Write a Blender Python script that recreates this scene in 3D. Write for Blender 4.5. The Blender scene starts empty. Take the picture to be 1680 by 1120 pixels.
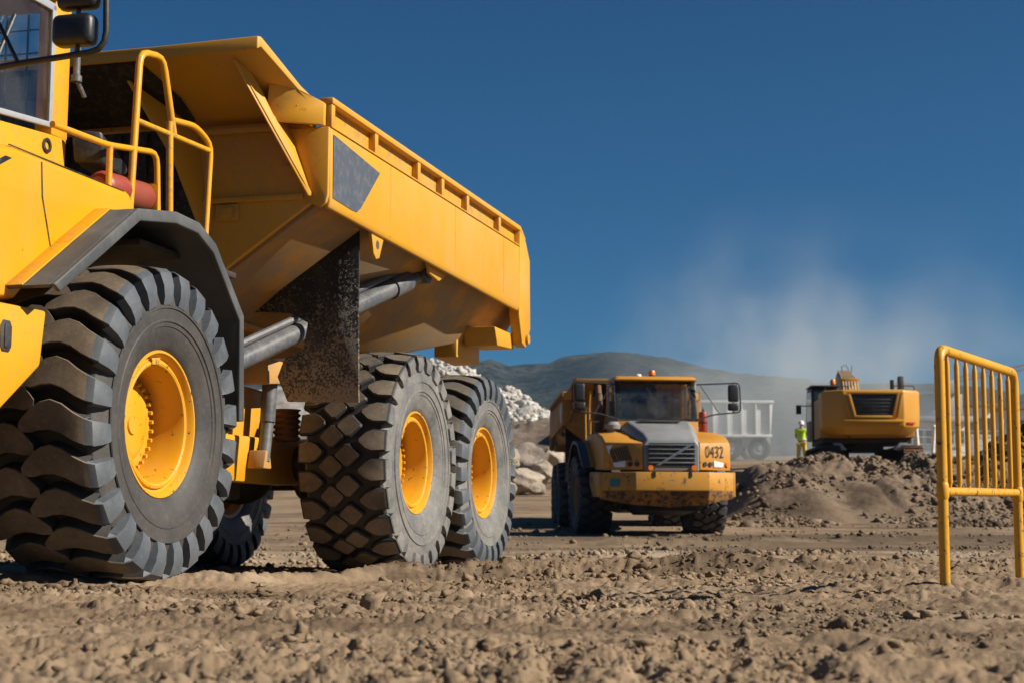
import bpy, bmesh, math, random
import numpy as np
from mathutils import Matrix, Vector, Euler
R = math.radians
rnd = random.Random(7)
scene = bpy.context.scene
col = scene.collection

# ------------------------------------------------------------------ camera, sky, sun, exposure
FPX = 2741.0
PITCH = math.atan((850 - 560) / FPX)
cam_d = bpy.data.cameras.new('camera')
cam = bpy.data.objects.new('camera', cam_d)
col.objects.link(cam)
cam.location = (0, 0, .4)
cam.rotation_euler = (R(90) + PITCH, 0, 0)
cam_d.sensor_width = 36.0
cam_d.lens = 36.0 * FPX / 1680.0
cam_d.clip_start = .05
cam_d.clip_end = 30000
cam_d.dof.use_dof = True
cam_d.dof.focus_distance = 10.5
cam_d.dof.aperture_fstop = 4.5
scene.camera = cam

SUN_EL, SUN_AZ = R(34), math.atan2(.98, -.20)          # azimuth from +Y towards +X
sun_dir = Vector((math.sin(SUN_AZ) * math.cos(SUN_EL), math.cos(SUN_AZ) * math.cos(SUN_EL), math.sin(SUN_EL)))
world = bpy.data.worlds.new('World')
scene.world = world
world.use_nodes = True
wn = world.node_tree
bgn = wn.nodes['Background']
sky = wn.nodes.new('ShaderNodeTexSky')
sky.sky_type = 'NISHITA'
sky.sun_disc = False
sky.sun_elevation = SUN_EL
sky.sun_rotation = SUN_AZ
sky.altitude = 900
sky.air_density = 1.0
sky.dust_density = .25
sky.ozone_density = 3.5
pol = wn.nodes.new('ShaderNodeMix')                     # polarising filter look: deep blue sky
pol.data_type = 'RGBA'; pol.blend_type = 'MULTIPLY'; pol.inputs[0].default_value = 1.0
pol.inputs[7].default_value = (.085, .405, .63, 1)
wn.links.new(sky.outputs[0], pol.inputs[6])
wn.links.new(pol.outputs[2], bgn.inputs[0])
bgn.inputs[1].default_value = .05
sun_d = bpy.data.lights.new('sun', 'SUN')
sun_d.energy = 5.0
sun_d.angle = R(.53)
sun_d.color = (1.0, .93, .82)
sun = bpy.data.objects.new('sun', sun_d)
col.objects.link(sun)
sun.rotation_euler = sun_dir.to_track_quat('Z', 'Y').to_euler()
scene.view_settings.view_transform = 'Standard'
scene.view_settings.look = 'None'
scene.view_settings.exposure = 0.65
scene.view_settings.gamma = 1.0
scene.cycles.use_denoising = True
scene.cycles.max_bounces = 8
scene.cycles.transparent_max_bounces = 16
scene.cycles.volume_bounces = 1
scene.cycles.volume_step_rate = 1.0
scene.cycles.volume_max_steps = 256

HAZE = .00005
# ------------------------------------------------------------------ helpers
def tag(o, label=None, cat=None, group=None, kind=None):
    if label: o['label'] = label
    if cat: o['category'] = cat
    if group: o['group'] = group
    if kind: o['kind'] = kind
    return o

def empty(name, loc=(0, 0, 0), rz=0, parent=None):
    o = bpy.data.objects.new(name, None)
    o.empty_display_size = .2
    o.location = loc
    o.rotation_euler = (0, 0, rz)
    o.parent = parent
    col.objects.link(o)
    return o

def link(name, mesh, parent=None, M=None):
    o = bpy.data.objects.new(name, mesh)
    o.parent = parent
    if M is not None: o.matrix_local = M
    col.objects.link(o)
    return o

class MB:
    """collects shapes; build() links them as one mesh object"""
    def __init__(s):
        s.v, s.f, s.mi, s.m = [], [], [], 0
    def add(s, vs, fs):
        o = len(s.v)
        s.v += [tuple(p) for p in vs]
        s.f += [tuple(i + o for i in f) for f in fs]
        s.mi += [s.m] * len(fs)
        return s
    def box(s, x0, x1, y0, y1, z0, z1):
        return s.add([(x0, y0, z0), (x1, y0, z0), (x1, y1, z0), (x0, y1, z0), (x0, y0, z1), (x1, y0, z1), (x1, y1, z1), (x0, y1, z1)],
                     [(0, 3, 2, 1), (4, 5, 6, 7), (0, 1, 5, 4), (1, 2, 6, 5), (2, 3, 7, 6), (3, 0, 4, 7)])
    def loft(s, a, b):
        n = len(a)
        return s.add(list(a) + list(b), [tuple(range(n))[::-1], tuple(range(n, 2 * n))] + [(i, (i + 1) % n, n + (i + 1) % n, n + i) for i in range(n)])
    def prism(s, poly, axis, a, b):
        def p3(p, k):
            return {'x': (k, p[0], p[1]), 'y': (p[0], k, p[1]), 'z': (p[0], p[1], k)}[axis]
        return s.loft([p3(p, a) for p in poly], [p3(p, b) for p in poly])
    def plate(s, pts, d):
        return s.loft(pts, [(p[0] + d[0], p[1] + d[1], p[2] + d[2]) for p in pts])
    def tube(s, pts, r, seg=10, closed=False, round_r=0, rs=3):
        pts = [Vector(p) for p in pts]
        if round_r:
            out = []
            n = len(pts)
            for i, p in enumerate(pts):
                if not closed and i in (0, n - 1):
                    out.append(p); continue
                a = pts[i - 1] - p; b = pts[(i + 1) % n] - p
                d = min(round_r, a.length * .45, b.length * .45)
                p0, p1 = p + a.normalized() * d, p + b.normalized() * d
                for k in range(rs + 1):
                    t = k / rs
                    out.append(p0 * (1 - t) ** 2 + p * 2 * t * (1 - t) + p1 * t * t)
            pts = out
        n = len(pts)
        rr = r if isinstance(r, (list, tuple)) else [r] * n
        T = []
        for i in range(n):
            a = pts[i - 1] if (i > 0 or closed) else pts[i]
            b = pts[(i + 1) % n] if (i < n - 1 or closed) else pts[i]
            T.append((b - a).normalized())
        up = Vector((0, 0, 1)) if abs(T[0].z) < .9 else Vector((1, 0, 0))
        nrm = (up - T[0] * up.dot(T[0])).normalized()
        vs = []
        for i in range(n):
            nrm = (nrm - T[i] * nrm.dot(T[i])).normalized()
            bn = T[i].cross(nrm)
            for k in range(seg):
                a = 2 * math.pi * k / seg
                vs.append(pts[i] + (nrm * math.cos(a) + bn * math.sin(a)) * rr[i])
        fs = []
        for i in range(n if closed else n - 1):
            j = (i + 1) % n
            fs += [(i * seg + k, i * seg + (k + 1) % seg, j * seg + (k + 1) % seg, j * seg + k) for k in range(seg)]
        if not closed:
            fs += [tuple(range(seg))[::-1], tuple((n - 1) * seg + k for k in range(seg))]
        return s.add(vs, fs)
    def cyl(s, a, b, r, seg=16, r2=None):
        return s.tube([a, b], [r, r if r2 is None else r2], seg)
    def lathe(s, prof, seg=48, c=(0, 0, 0), axis='x', closed=False):
        vs, fs = [], []
        n = len(prof)
        for k in range(seg):
            a = 2 * math.pi * k / seg
            for w, r in prof:
                q = (w, r * math.cos(a), r * math.sin(a)) if axis == 'x' else ((r * math.cos(a), r * math.sin(a), w) if axis == 'z' else (r * math.sin(a), w, r * math.cos(a)))
                vs.append((c[0] + q[0], c[1] + q[1], c[2] + q[2]))
        for k in range(seg):
            k2 = (k + 1) % seg
            for j in range(n if closed else n - 1):
                j2 = (j + 1) % n
                fs.append((k * n + j, k2 * n + j, k2 * n + j2, k * n + j2))
        return s.add(vs, fs)
    def ball(s, c, r, seg=12, rings=8, sc=(1, 1, 1)):
        prof = [(-r * math.cos(math.pi * i / rings), max(1e-4, r * math.sin(math.pi * i / rings))) for i in range(rings + 1)]
        vs, fs = [], []
        o = MB().lathe(prof, seg, axis='z')
        return s.add([(c[0] + v[0] * sc[0], c[1] + v[1] * sc[1], c[2] + v[2] * sc[2]) for v in o.v], o.f)
    def mesh(s, name, mats, bevel=0, angle=38, seg=2, flat=False, recalc=True):
        bm = bmesh.new()
        vs = [bm.verts.new(p) for p in s.v]
        for f, m in zip(s.f, s.mi):
            try:
                q = bm.faces.new([vs[i] for i in f]); q.material_index = m
            except ValueError:
                pass
        if recalc: bmesh.ops.recalc_face_normals(bm, faces=bm.faces)
        if bevel:
            ed = [e for e in bm.edges if len(e.link_faces) == 2 and e.calc_face_angle(0) > R(28)]
            bmesh.ops.bevel(bm, geom=ed, offset=bevel, segments=seg, affect='EDGES', profile=.5, clamp_overlap=True)
        me = bpy.data.meshes.new(name)
        bm.to_mesh(me); bm.free()
        for m in (mats if isinstance(mats, (list, tuple)) else [mats]): me.materials.append(m)
        if not flat:
            me.polygons.foreach_set('use_smooth', [True] * len(me.polygons))
            me.set_sharp_from_angle(angle=R(angle))
        return me
    def build(s, name, mats, parent=None, bevel=0, M=None, **k):
        return link(name, s.mesh(name, mats, bevel, **k), parent, M)

# ---- numpy noise
def _hash(ix, iy, seed):
    h = (ix.astype(np.int64) * 374761393 + iy.astype(np.int64) * 668265263 + seed * 1274126177) & 0xFFFFFFFF
    h = ((h ^ (h >> 13)) * 1274126177) & 0xFFFFFFFF
    return ((h ^ (h >> 16)) & 0xFFFF) / 65535.0
def vnoise(x, y, seed=0):
    ix, iy = np.floor(x), np.floor(y)
    fx, fy = x - ix, y - iy
    fx = fx * fx * fx * (fx * (fx * 6 - 15) + 10); fy = fy * fy * fy * (fy * (fy * 6 - 15) + 10)
    a, b = _hash(ix, iy, seed), _hash(ix + 1, iy, seed)
    c, d = _hash(ix, iy + 1, seed), _hash(ix + 1, iy + 1, seed)
    return a + (b - a) * fx + (c - a) * fy + (a - b - c + d) * fx * fy
def fbm(x, y, octaves=4, seed=0, gain=.5):
    t, a, n = 0, 1, 0
    for i in range(octaves):
        ca, sa = math.cos(.6 * i + .3), math.sin(.6 * i + .3)
        t = t + a * vnoise((x * ca - y * sa) * 2 ** i, (x * sa + y * ca) * 2 ** i, seed + 17 * i); n += a; a *= gain
    return t / n
def billow(x, y, seed=0):
    return np.abs(2 * vnoise(x, y, seed) - 1)
def sstep(a, b, x):
    t = np.clip((x - a) / (b - a), 0, 1)
    return t * t * (3 - 2 * t)

def grid_mesh(name, X, Y, Z, mat):
    n, m = X.shape
    co = np.stack([X, Y, Z], -1).reshape(-1, 3).astype(np.float32)
    idx = np.arange(n * m).reshape(n, m)
    q = np.stack([idx[:-1, :-1], idx[:-1, 1:], idx[1:, 1:], idx[1:, :-1]], -1).reshape(-1, 4)
    return raw_mesh(name, co, q, mat)
def raw_mesh(name, co, q, mat, smooth=True):
    k = q.shape[1]
    me = bpy.data.meshes.new(name)
    me.vertices.add(len(co)); me.vertices.foreach_set('co', np.asarray(co, np.float32).ravel())
    me.loops.add(q.size); me.loops.foreach_set('vertex_index', q.astype(np.int32).ravel())
    me.polygons.add(len(q)); me.polygons.foreach_set('loop_start', np.arange(0, q.size, k, dtype=np.int32))
    me.polygons.foreach_set('loop_total', np.full(len(q), k, np.int32))
    if smooth: me.polygons.foreach_set('use_smooth', np.ones(len(q), bool))
    me.materials.append(mat)
    me.update(calc_edges=True); me.validate()
    return me

# ---- materials
def new_mat(name):
    m = bpy.data.materials.new(name); m.use_nodes = True
    nt = m.node_tree
    return m, nt, nt.nodes['Principled BSDF']
def nd(nt, kind, **k):
    n = nt.nodes.new(kind)
    for a, b in k.items():
        if a.startswith('i_'):
            n.inputs[int(a[2:]) if a[2:].isdigit() else a[2:].replace('_', ' ')].default_value = b
        else: setattr(n, a, b)
    return n
def noise(nt, scale, detail=6, rough=.6, vec=None, w=None):
    n = nd(nt, 'ShaderNodeTexNoise', i_Scale=scale, i_Detail=detail, i_Roughness=rough)
    if vec is not None: nt.links.new(vec, n.inputs['Vector'])
    return n.outputs['Fac']
def ramp(nt, fac, a, b, ca=(0, 0, 0, 1), cb=(1, 1, 1, 1)):
    r = nt.nodes.new('ShaderNodeValToRGB')
    r.color_ramp.elements[0].position = a; r.color_ramp.elements[1].position = b
    r.color_ramp.elements[0].color = ca; r.color_ramp.elements[1].color = cb
    nt.links.new(fac, r.inputs[0])
    return r.outputs[0]
def mix(nt, fac, a, b):
    m = nt.nodes.new('ShaderNodeMix'); m.data_type = 'RGBA'
    for sock, v in ((m.inputs[0], fac), (m.inputs[6], a), (m.inputs[7], b)):
        if hasattr(v, 'is_linked'): nt.links.new(v, sock)
        else: sock.default_value = v if not isinstance(v, tuple) else (v + (1,) if len(v) == 3 else v)
    return m.outputs[2]
def math_n(nt, op, a, b=None):
    m = nt.nodes.new('ShaderNodeMath'); m.operation = op
    for i, v in enumerate((a, b)):
        if v is None: continue
        if hasattr(v, 'is_linked'): nt.links.new(v, m.inputs[i])
        else: m.inputs[i].default_value = v
    return m.outputs[0]
def coords(nt, space='Object', scale=(1, 1, 1)):
    t = nt.nodes.new('ShaderNodeTexCoord')
    mp = nt.nodes.new('ShaderNodeMapping'); mp.inputs['Scale'].default_value = scale
    nt.links.new(t.outputs[space], mp.inputs[0])
    return mp.outputs[0]
def bump(nt, bsdf, h, strength=.3, dist=.01):
    b = nd(nt, 'ShaderNodeBump'); b.inputs['Strength'].default_value = strength; b.inputs['Distance'].default_value = dist
    nt.links.new(h, b.inputs['Height']); nt.links.new(b.outputs[0], bsdf.inputs['Normal'])

DUST = (.30, .225, .15)
def paint(name, base, dust=.35, rough=.38, dustcol=DUST, chips=0.0, chipcol=(.06, .04, .03), scale=1.0, fine=.35, lo=.45, hi=.75):
    """sprayed metal: dust film in cloudy patches, fine specks, chips"""
    m, nt, b = new_mat(name)
    v = coords(nt)
    n1 = noise(nt, 1.3 * scale, 7, .66, v)
    d1 = math_n(nt, 'MULTIPLY', ramp(nt, n1, lo, hi), dust)
    n2 = noise(nt, 46 * scale, 4, .7, v)
    d2 = math_n(nt, 'MULTIPLY', ramp(nt, n2, .6, .74), dust * fine)
    streak = noise(nt, 5 * scale, 5, .6, coords(nt, scale=(1, 1, .12)))
    d3 = math_n(nt, 'MULTIPLY', ramp(nt, streak, .55, .8), dust * .45)
    d = math_n(nt, 'MINIMUM', math_n(nt, 'ADD', math_n(nt, 'ADD', d1, d2), d3), 1.0)
    tone = ramp(nt, noise(nt, .6 * scale, 3, .5, v), .3, .7, tuple(c * .92 for c in base) + (1,), tuple(min(1, c * 1.06) for c in base) + (1,))
    c = mix(nt, d, tone, dustcol)
    sc_ = noise(nt, 80 * scale, 2, .5, coords(nt, scale=(1, .035, 1)))
    c = mix(nt, math_n(nt, 'MULTIPLY', ramp(nt, sc_, .66, .70), min(.5, dust)), c, tuple(min(1, x * .75 + .06) for x in base))
    geo = nt.nodes.new('ShaderNodeNewGeometry')
    edge = math_n(nt, 'MULTIPLY', ramp(nt, geo.outputs['Pointiness'], .54, .62), ramp(nt, noise(nt, 14 * scale, 6, .7, v), .50, .58))
    c = mix(nt, math_n(nt, 'MULTIPLY', edge, .55), c, tuple(x * .45 + .05 for x in dustcol))
    if chips:
        n3 = noise(nt, 7 * scale, 9, .75, v)
        cf = ramp(nt, n3, .64 - chips * .1, .66 - chips * .1)
        c = mix(nt, cf, c, chipcol)
    nt.links.new(c, b.inputs['Base Color'])
    r = math_n(nt, 'ADD', math_n(nt, 'MULTIPLY', d, .5), rough)
    nt.links.new(r, b.inputs['Roughness'])
    b.inputs['Specular IOR Level'].default_value = .45
    bump(nt, b, math_n(nt, 'ADD', n2, math_n(nt, 'MULTIPLY', noise(nt, 3, 2, .5, v), 2.0)), .12, .004)
    return m
def plain(name, c, rough=.5, metal=0.0, spec=.5):
    m, nt, b = new_mat(name)
    v = coords(nt)
    n = noise(nt, 9, 5, .6, v)
    nt.links.new(ramp(nt, n, .3, .75, tuple(x * .85 for x in c) + (1,), tuple(min(1, x * 1.12) for x in c) + (1,)), b.inputs['Base Color'])
    b.inputs['Roughness'].default_value = rough; b.inputs['Metallic'].default_value = metal
    b.inputs['Specular IOR Level'].default_value = spec
    return m
def glassy(name, tint=(.80, .88, .86)):
    m, nt, b = new_mat(name)
    b.inputs['Base Color'].default_value = tint + (1,)
    b.inputs['Transmission Weight'].default_value = 1; b.inputs['Roughness'].default_value = .02; b.inputs['IOR'].default_value = 1.45
    v = coords(nt)
    dirt = nd(nt, 'ShaderNodeBsdfDiffuse'); dirt.inputs[0].default_value = (.35, .32, .27, 1)
    mx = nt.nodes.new('ShaderNodeMixShader')
    nt.links.new(math_n(nt, 'MULTIPLY', ramp(nt, noise(nt, 3, 6, .7, v), .4, .8), .12), mx.inputs[0])
    nt.links.new(b.outputs[0], mx.inputs[1]); nt.links.new(dirt.outputs[0], mx.inputs[2])
    nt.links.new(mx.outputs[0], nt.nodes['Material Output'].inputs[0])
    return m

def soil(name, dark, mid, pale, sc=1.0, bumpd=.02, stretch=(1, 1, 1), patches=()):
    m, nt, b = new_mat(name)
    v = coords(nt)
    vs = coords(nt, scale=stretch)
    c = mix(nt, ramp(nt, noise(nt, .35 * sc, 9, .66, vs), .37, .52), dark, mid)
    c = mix(nt, math_n(nt, 'MULTIPLY', ramp(nt, noise(nt, 2.3 * sc, 8, .68, vs), .54, .68), .5), c, tuple(x * .8 for x in dark))
    c = mix(nt, math_n(nt, 'MULTIPLY', ramp(nt, noise(nt, .9 * sc, 9, .68, vs), .5, .72), .75), c, pale)
    g = noise(nt, 28 * sc, 8, .75, v)
    c = mix(nt, math_n(nt, 'MULTIPLY', ramp(nt, g, .48, .64), .34), c, tuple(x * .62 for x in mid))
    c = mix(nt, math_n(nt, 'MULTIPLY', ramp(nt, noise(nt, 90 * sc, 3, .6, v), .66, .72), .5), c, pale)
    for (px_, py_, rx, ry, pc, amt) in patches:
        mp = nt.nodes.new('ShaderNodeMapping'); mp.vector_type = 'TEXTURE'
        mp.inputs['Location'].default_value = (px_, py_, 0); mp.inputs['Scale'].default_value = (rx, ry, 1e3)
        nt.links.new(v, mp.inputs[0])
        ln = nt.nodes.new('ShaderNodeVectorMath'); ln.operation = 'LENGTH'; nt.links.new(mp.outputs[0], ln.inputs[0])
        d_ = math_n(nt, 'ADD', ln.outputs['Value'], math_n(nt, 'MULTIPLY', noise(nt, .9, 6, .65, v), 1.1))
        c = mix(nt, math_n(nt, 'MULTIPLY', ramp(nt, math_n(nt, 'DIVIDE', d_, 4.0), .29, .40, (1, 1, 1, 1), (0, 0, 0, 1)), amt), c, pc)
    nt.links.new(c, b.inputs['Base Color'])
    b.inputs['Roughness'].default_value = .95; b.inputs['Specular IOR Level'].default_value = .15
    h = math_n(nt, 'ADD', noise(nt, 12 * sc, 10, .72, v), math_n(nt, 'MULTIPLY', noise(nt, 55 * sc, 8, .7, v), .35))
    bump(nt, b, h, .9, bumpd)
    return m

YELLOW = (.63, .298, .004)
M = {}
M['yellow'] = paint('yellow_paint', YELLOW, .26, .36, dustcol=(.44, .27, .09), chips=-.35)
M['yellow_body'] = paint('yellow_body_paint', (.60, .285, .010), .48, .42, dustcol=(.38, .26, .11), chips=-.25, fine=.6)
M['sandy'] = paint('sandy_underside_paint', (.50, .225, .012), .95, .6, dustcol=(.27, .185, .10), fine=.9, lo=.30, hi=.58, scale=1.6)
M['near_black'] = paint('near_black_steel', (.020, .013, .007), .35, .6, dustcol=(.09, .055, .02))  # near-black brown for the headboard centre and canopy underside
M['yellow_dirty'] = paint('dusty_yellow_paint', (.56, .25, .012), .85, .55, dustcol=(.30, .205, .11), fine=.8, lo=.36, hi=.66)
M['rim'] = paint('rim_paint', (.63, .30, .009), .26, .36, dustcol=(.36, .25, .12), chips=.35, scale=2.2)
M['old'] = paint('old_yellow_paint', (.55, .235, .016), .45, .46, dustcol=(.34, .225, .11), chips=.15, scale=1.4)
M['old_bumper'] = paint('scraped_yellow_paint', (.55, .245, .014), .4, .5, dustcol=(.25, .16, .08), chips=.65, chipcol=(.13, .075, .035), scale=1.0, lo=.40, hi=.62)
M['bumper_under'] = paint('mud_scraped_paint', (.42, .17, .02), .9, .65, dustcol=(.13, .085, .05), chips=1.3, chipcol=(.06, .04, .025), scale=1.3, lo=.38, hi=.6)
M['old_body'] = paint('worn_body_paint', (.44, .20, .025), .75, .6, dustcol=(.23, .155, .09), chips=.35, scale=1.3)
M['grey_decal'] = paint('grey_decal', (.075, .085, .10), .22, .35, dustcol=(.2, .2, .19))
M['grey_hood'] = paint('grey_hood_paint', (.20, .205, .205), .5, .45, dustcol=(.30, .28, .25))
M['black'] = paint('black_plastic', (.012, .013, .015), .18, .42, dustcol=(.10, .085, .065))
M['black_steel'] = paint('black_steel', (.02, .02, .021), .3, .5, dustcol=(.13, .105, .08))
M['grime'] = paint('greasy_underside', (.028, .022, .016), .5, .7, dustcol=(.12, .09, .06))
M['fender'] = paint('fender_rubber', (.055, .058, .06), .5, .5, dustcol=(.16, .155, .145), scale=2)
M['steel'] = paint('painted_grey_steel', (.075, .08, .09), .3, .34, dustcol=(.30, .27, .23), scale=2)
M['chrome'] = plain('bare_steel', (.55, .55, .56), .3, .9)
M['red'] = paint('red_paint', (.26, .035, .018), .4, .45, dustcol=(.22, .10, .05), scale=2)
M['glass'] = glassy('cab_glass')
M['lamp_white'] = plain('lamp_lens', (.75, .76, .76), .15)
M['orange'] = plain('orange_lens', (.85, .20, .01), .2)
M['redlens'] = plain('red_lens', (.45, .015, .012), .25)
M['white'] = paint('white_paint', (.72, .72, .70), .3, .5, dustcol=(.45, .40, .33))
M['alu'] = paint('light_grey_frame', (.30, .325, .35), .2, .35, dustcol=(.4, .38, .34))
M['teal'] = plain('teal_sticker', (.03, .18, .18), .5)
M['interior'] = plain('cab_trim', (.035, .04, .042), .8)
M['rust'] = paint('rusty_steel', (.16, .075, .035), .5, .8, dustcol=(.24, .17, .11))

def rubber(name, c, d, hi=.72, k=.8):
    m, nt, b = new_mat(name)
    v = coords(nt)
    f = math_n(nt, 'MULTIPLY', ramp(nt, noise(nt, 3.2, 8, .68, v), .36, hi), k)
    sp = math_n(nt, 'MULTIPLY', ramp(nt, noise(nt, 30, 6, .75, v), .52, .7), .5)
    c2 = mix(nt, math_n(nt, 'MINIMUM', math_n(nt, 'ADD', f, sp), 1.0), c, d)
    nt.links.new(c2, b.inputs['Base Color'])
    b.inputs['Roughness'].default_value = .62; b.inputs['Specular IOR Level'].default_value = .4
    bump(nt, b, noise(nt, 40, 7, .7, v), .25, .006)
    return m
M['rubber'] = rubber('tyre_rubber', (.034, .032, .031), (.095, .082, .070), .74, .7)
M['lug_end'] = rubber('lug_end_rubber', (.060, .070, .082), (.125, .13, .135), .74, .7)
M['groove'] = rubber('tyre_groove_rubber', (.022, .022, .023), (.045, .04, .035))
M['tread'] = rubber('tread_face_rubber', (.085, .067, .049), (.23, .175, .118))
M['rubber_worn'] = rubber('worn_tyre_rubber', (.085, .087, .088), (.24, .22, .19), .7, .9)
M['tread_worn'] = rubber('worn_tread_rubber', (.085, .075, .062), (.21, .175, .13))
M['rubber_far'] = rubber('dusty_tyre_rubber', (.035, .037, .042), (.075, .072, .068))
# mud flap: black rubber sprayed with clods of dry mud
def flap_mat():
    m, nt, b = new_mat('muddy_flap_rubber')
    v = coords(nt)
    sx = nt.nodes.new('ShaderNodeSeparateXYZ'); nt.links.new(v, sx.inputs[0])
    low = nd(nt, 'ShaderNodeMapRange'); low.inputs[1].default_value = 2.75; low.inputs[2].default_value = 1.30
    nt.links.new(sx.outputs[2], low.inputs[0])
    n = noise(nt, 48, 5, .8, v)
    s = math_n(nt, 'ADD', n, math_n(nt, 'MULTIPLY', low.outputs[0], .30))
    s = math_n(nt, 'ADD', s, math_n(nt, 'MULTIPLY', noise(nt, 6, 5, .6, v), .30))
    f = ramp(nt, math_n(nt, 'MULTIPLY', s, .5), .41, .445)
    film = math_n(nt, 'MULTIPLY', ramp(nt, math_n(nt, 'MULTIPLY', math_n(nt, 'ADD', noise(nt, 4, 6, .6, v), math_n(nt, 'MULTIPLY', low.outputs[0], .5)), .5), .36, .56), .65)
    c = mix(nt, film, (.010, .0105, .011), (.15, .12, .09))
    c = mix(nt, f, c, (.30, .235, .165))
    nt.links.new(c, b.inputs['Base Color'])
    b.inputs['Roughness'].default_value = .6
    bump(nt, b, f, .8, .008)
    return m
M['flap'] = flap_mat()

M['soil'] = soil('site_soil', (.085, .058, .036), (.248, .174, .107), (.40, .302, .198), 1.0, .012, (.45, 1.0, 1),
    [(2.2, 20.0, 1.25, 6.5, (.42, .335, .235), .7), (6.0, 23.5, .9, 3.0, (.38, .30, .21), .45), (9.0, 33, 12, 6.0, (.10, .07, .044), .85), (-4.0, 24, 5.0, 4.0, (.38, .29, .19), .5), (1.8, 26.5, 9.0, 1.6, (.11, .078, .05), .7)])
M['mound_soil'] = soil('mound_soil', (.085, .06, .04), (.195, .14, .093), (.30, .228, .158), .8, .035)
M['bank_soil'] = soil('bank_soil', (.10, .075, .055), (.19, .145, .11), (.30, .25, .20), 2.0, .05)
def stone(name, a, b_, c_, sc=1.0):
    m, nt, b = new_mat(name)
    v = coords(nt)
    oi = nt.nodes.new('ShaderNodeObjectInfo')
    c = mix(nt, ramp(nt, noise(nt, 1.2 * sc, 8, .65, v), .35, .65), a, b_)
    c = mix(nt, math_n(nt, 'MULTIPLY', ramp(nt, noise(nt, 4 * sc, 8, .7, v), .5, .7), .6), c, c_)
    c = mix(nt, math_n(nt, 'MULTIPLY', oi.outputs['Random'], .45), c, tuple(x * .72 for x in b_))
    nt.links.new(c, b.inputs['Base Color'])
    b.inputs['Roughness'].default_value = .9
    bump(nt, b, noise(nt, 5 * sc, 10, .7, v), .7, .08)
    return m
M['white_rock'] = stone('white_rubble_stone', (.34, .31, .27), (.60, .575, .53), (.26, .20, .145))
M['boulder'] = stone('tan_boulder_stone', (.27, .21, .155), (.42, .35, .275), (.17, .125, .085))
M['scree'] = soil('pale_scree', (.28, .24, .20), (.44, .41, .37), (.62, .60, .56), 1.6, .06)

def hill_mat():
    m, nt, b = new_mat('scrub_hillside')
    v = coords(nt)
    c = mix(nt, ramp(nt, noise(nt, .004, 9, .65, v), .38, .62), (.022, .030, .026), (.105, .105, .080))
    c = mix(nt, math_n(nt, 'MULTIPLY', ramp(nt, noise(nt, .05, 5, .7, v), .46, .55), .85), c, (.012, .019, .016))
    c = mix(nt, math_n(nt, 'MULTIPLY', ramp(nt, noise(nt, .0016, 5, .6, v), .60, .70), .7), c, (.17, .135, .095))
    nt.links.new(c, b.inputs['Base Color'])
    b.inputs['Roughness'].default_value = 1; b.inputs['Specular IOR Level'].default_value = 0
    bump(nt, b, noise(nt, .045, 8, .72, v), 1.0, 22)
    return m
M['hill'] = hill_mat()

# ------------------------------------------------------------------ terrain
# near truck frame: origin under the front axle, x = lateral (towards the right of the picture), y = rearwards, z = up
PSI, TP = R(16.15), R(1.04)
tu = Vector((math.sin(PSI) * math.cos(TP), math.cos(PSI) * math.cos(TP), -math.sin(TP)))
tn = Vector((math.cos(PSI), -math.sin(PSI), 0))
tk = tn.cross(tu)
TO = Vector((-3.6383, 10.2744, .0226))
TM = Matrix((tn, tu, tk)).transposed().to_4x4(); TM.translation = TO

def base(x, y):
    z = .05 * (np.sqrt((y - 39) ** 2 + 9) + (y - 39)) / 2
    z = np.where(y > 130, z - .05 * (y - 130) * .9, z) * 1.0
    z = np.minimum(z, 6.0)
    z = z - .11 * sstep(11.5, 15.5, y) * (1 - sstep(25, 34, y))
    s = (x - TO.x) * tu.x + (y - TO.y) * tu.y
    t = (x - TO.x) * tn.x + (y - TO.y) * tn.y
    w = sstep(-6, -2, s) * (1 - sstep(7.5, 13, s)) * (1 - sstep(2.2, 4.2, np.abs(t)))
    z = z * (1 - w) + (TO.z - math.tan(TP) * s - .015) * w
    z = z + .065 * np.exp(-(((x - 2.4) / 1.4) ** 2 + ((y - 8.3) / 1.6) ** 2))
    plat = sstep(49, 55, y) * sstep(5.5, 8.0, x) * (1 - sstep(90, 120, y))
    z = z + plat * (.93 + .022 * np.clip(y - 60, 0, 12))
    return z
def windrow(x, y, pts, amp, wid, seed):
    px = np.array([p[0] for p in pts]); py = np.array([p[1] for p in pts])
    yc = np.interp(x, px, py) + .25 * (fbm(x * .9, x * 0, 3, seed) - .5)
    on = sstep(px[0] - .6, px[0] + .4, x) * (1 - sstep(px[-1] - .6, px[-1] + .6, x))
    a = amp * (.45 + 1.1 * fbm(x * 1.6, y * 1.6, 3, seed + 5))
    return on * a * np.exp(-((y - yc) / wid) ** 2)
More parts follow.
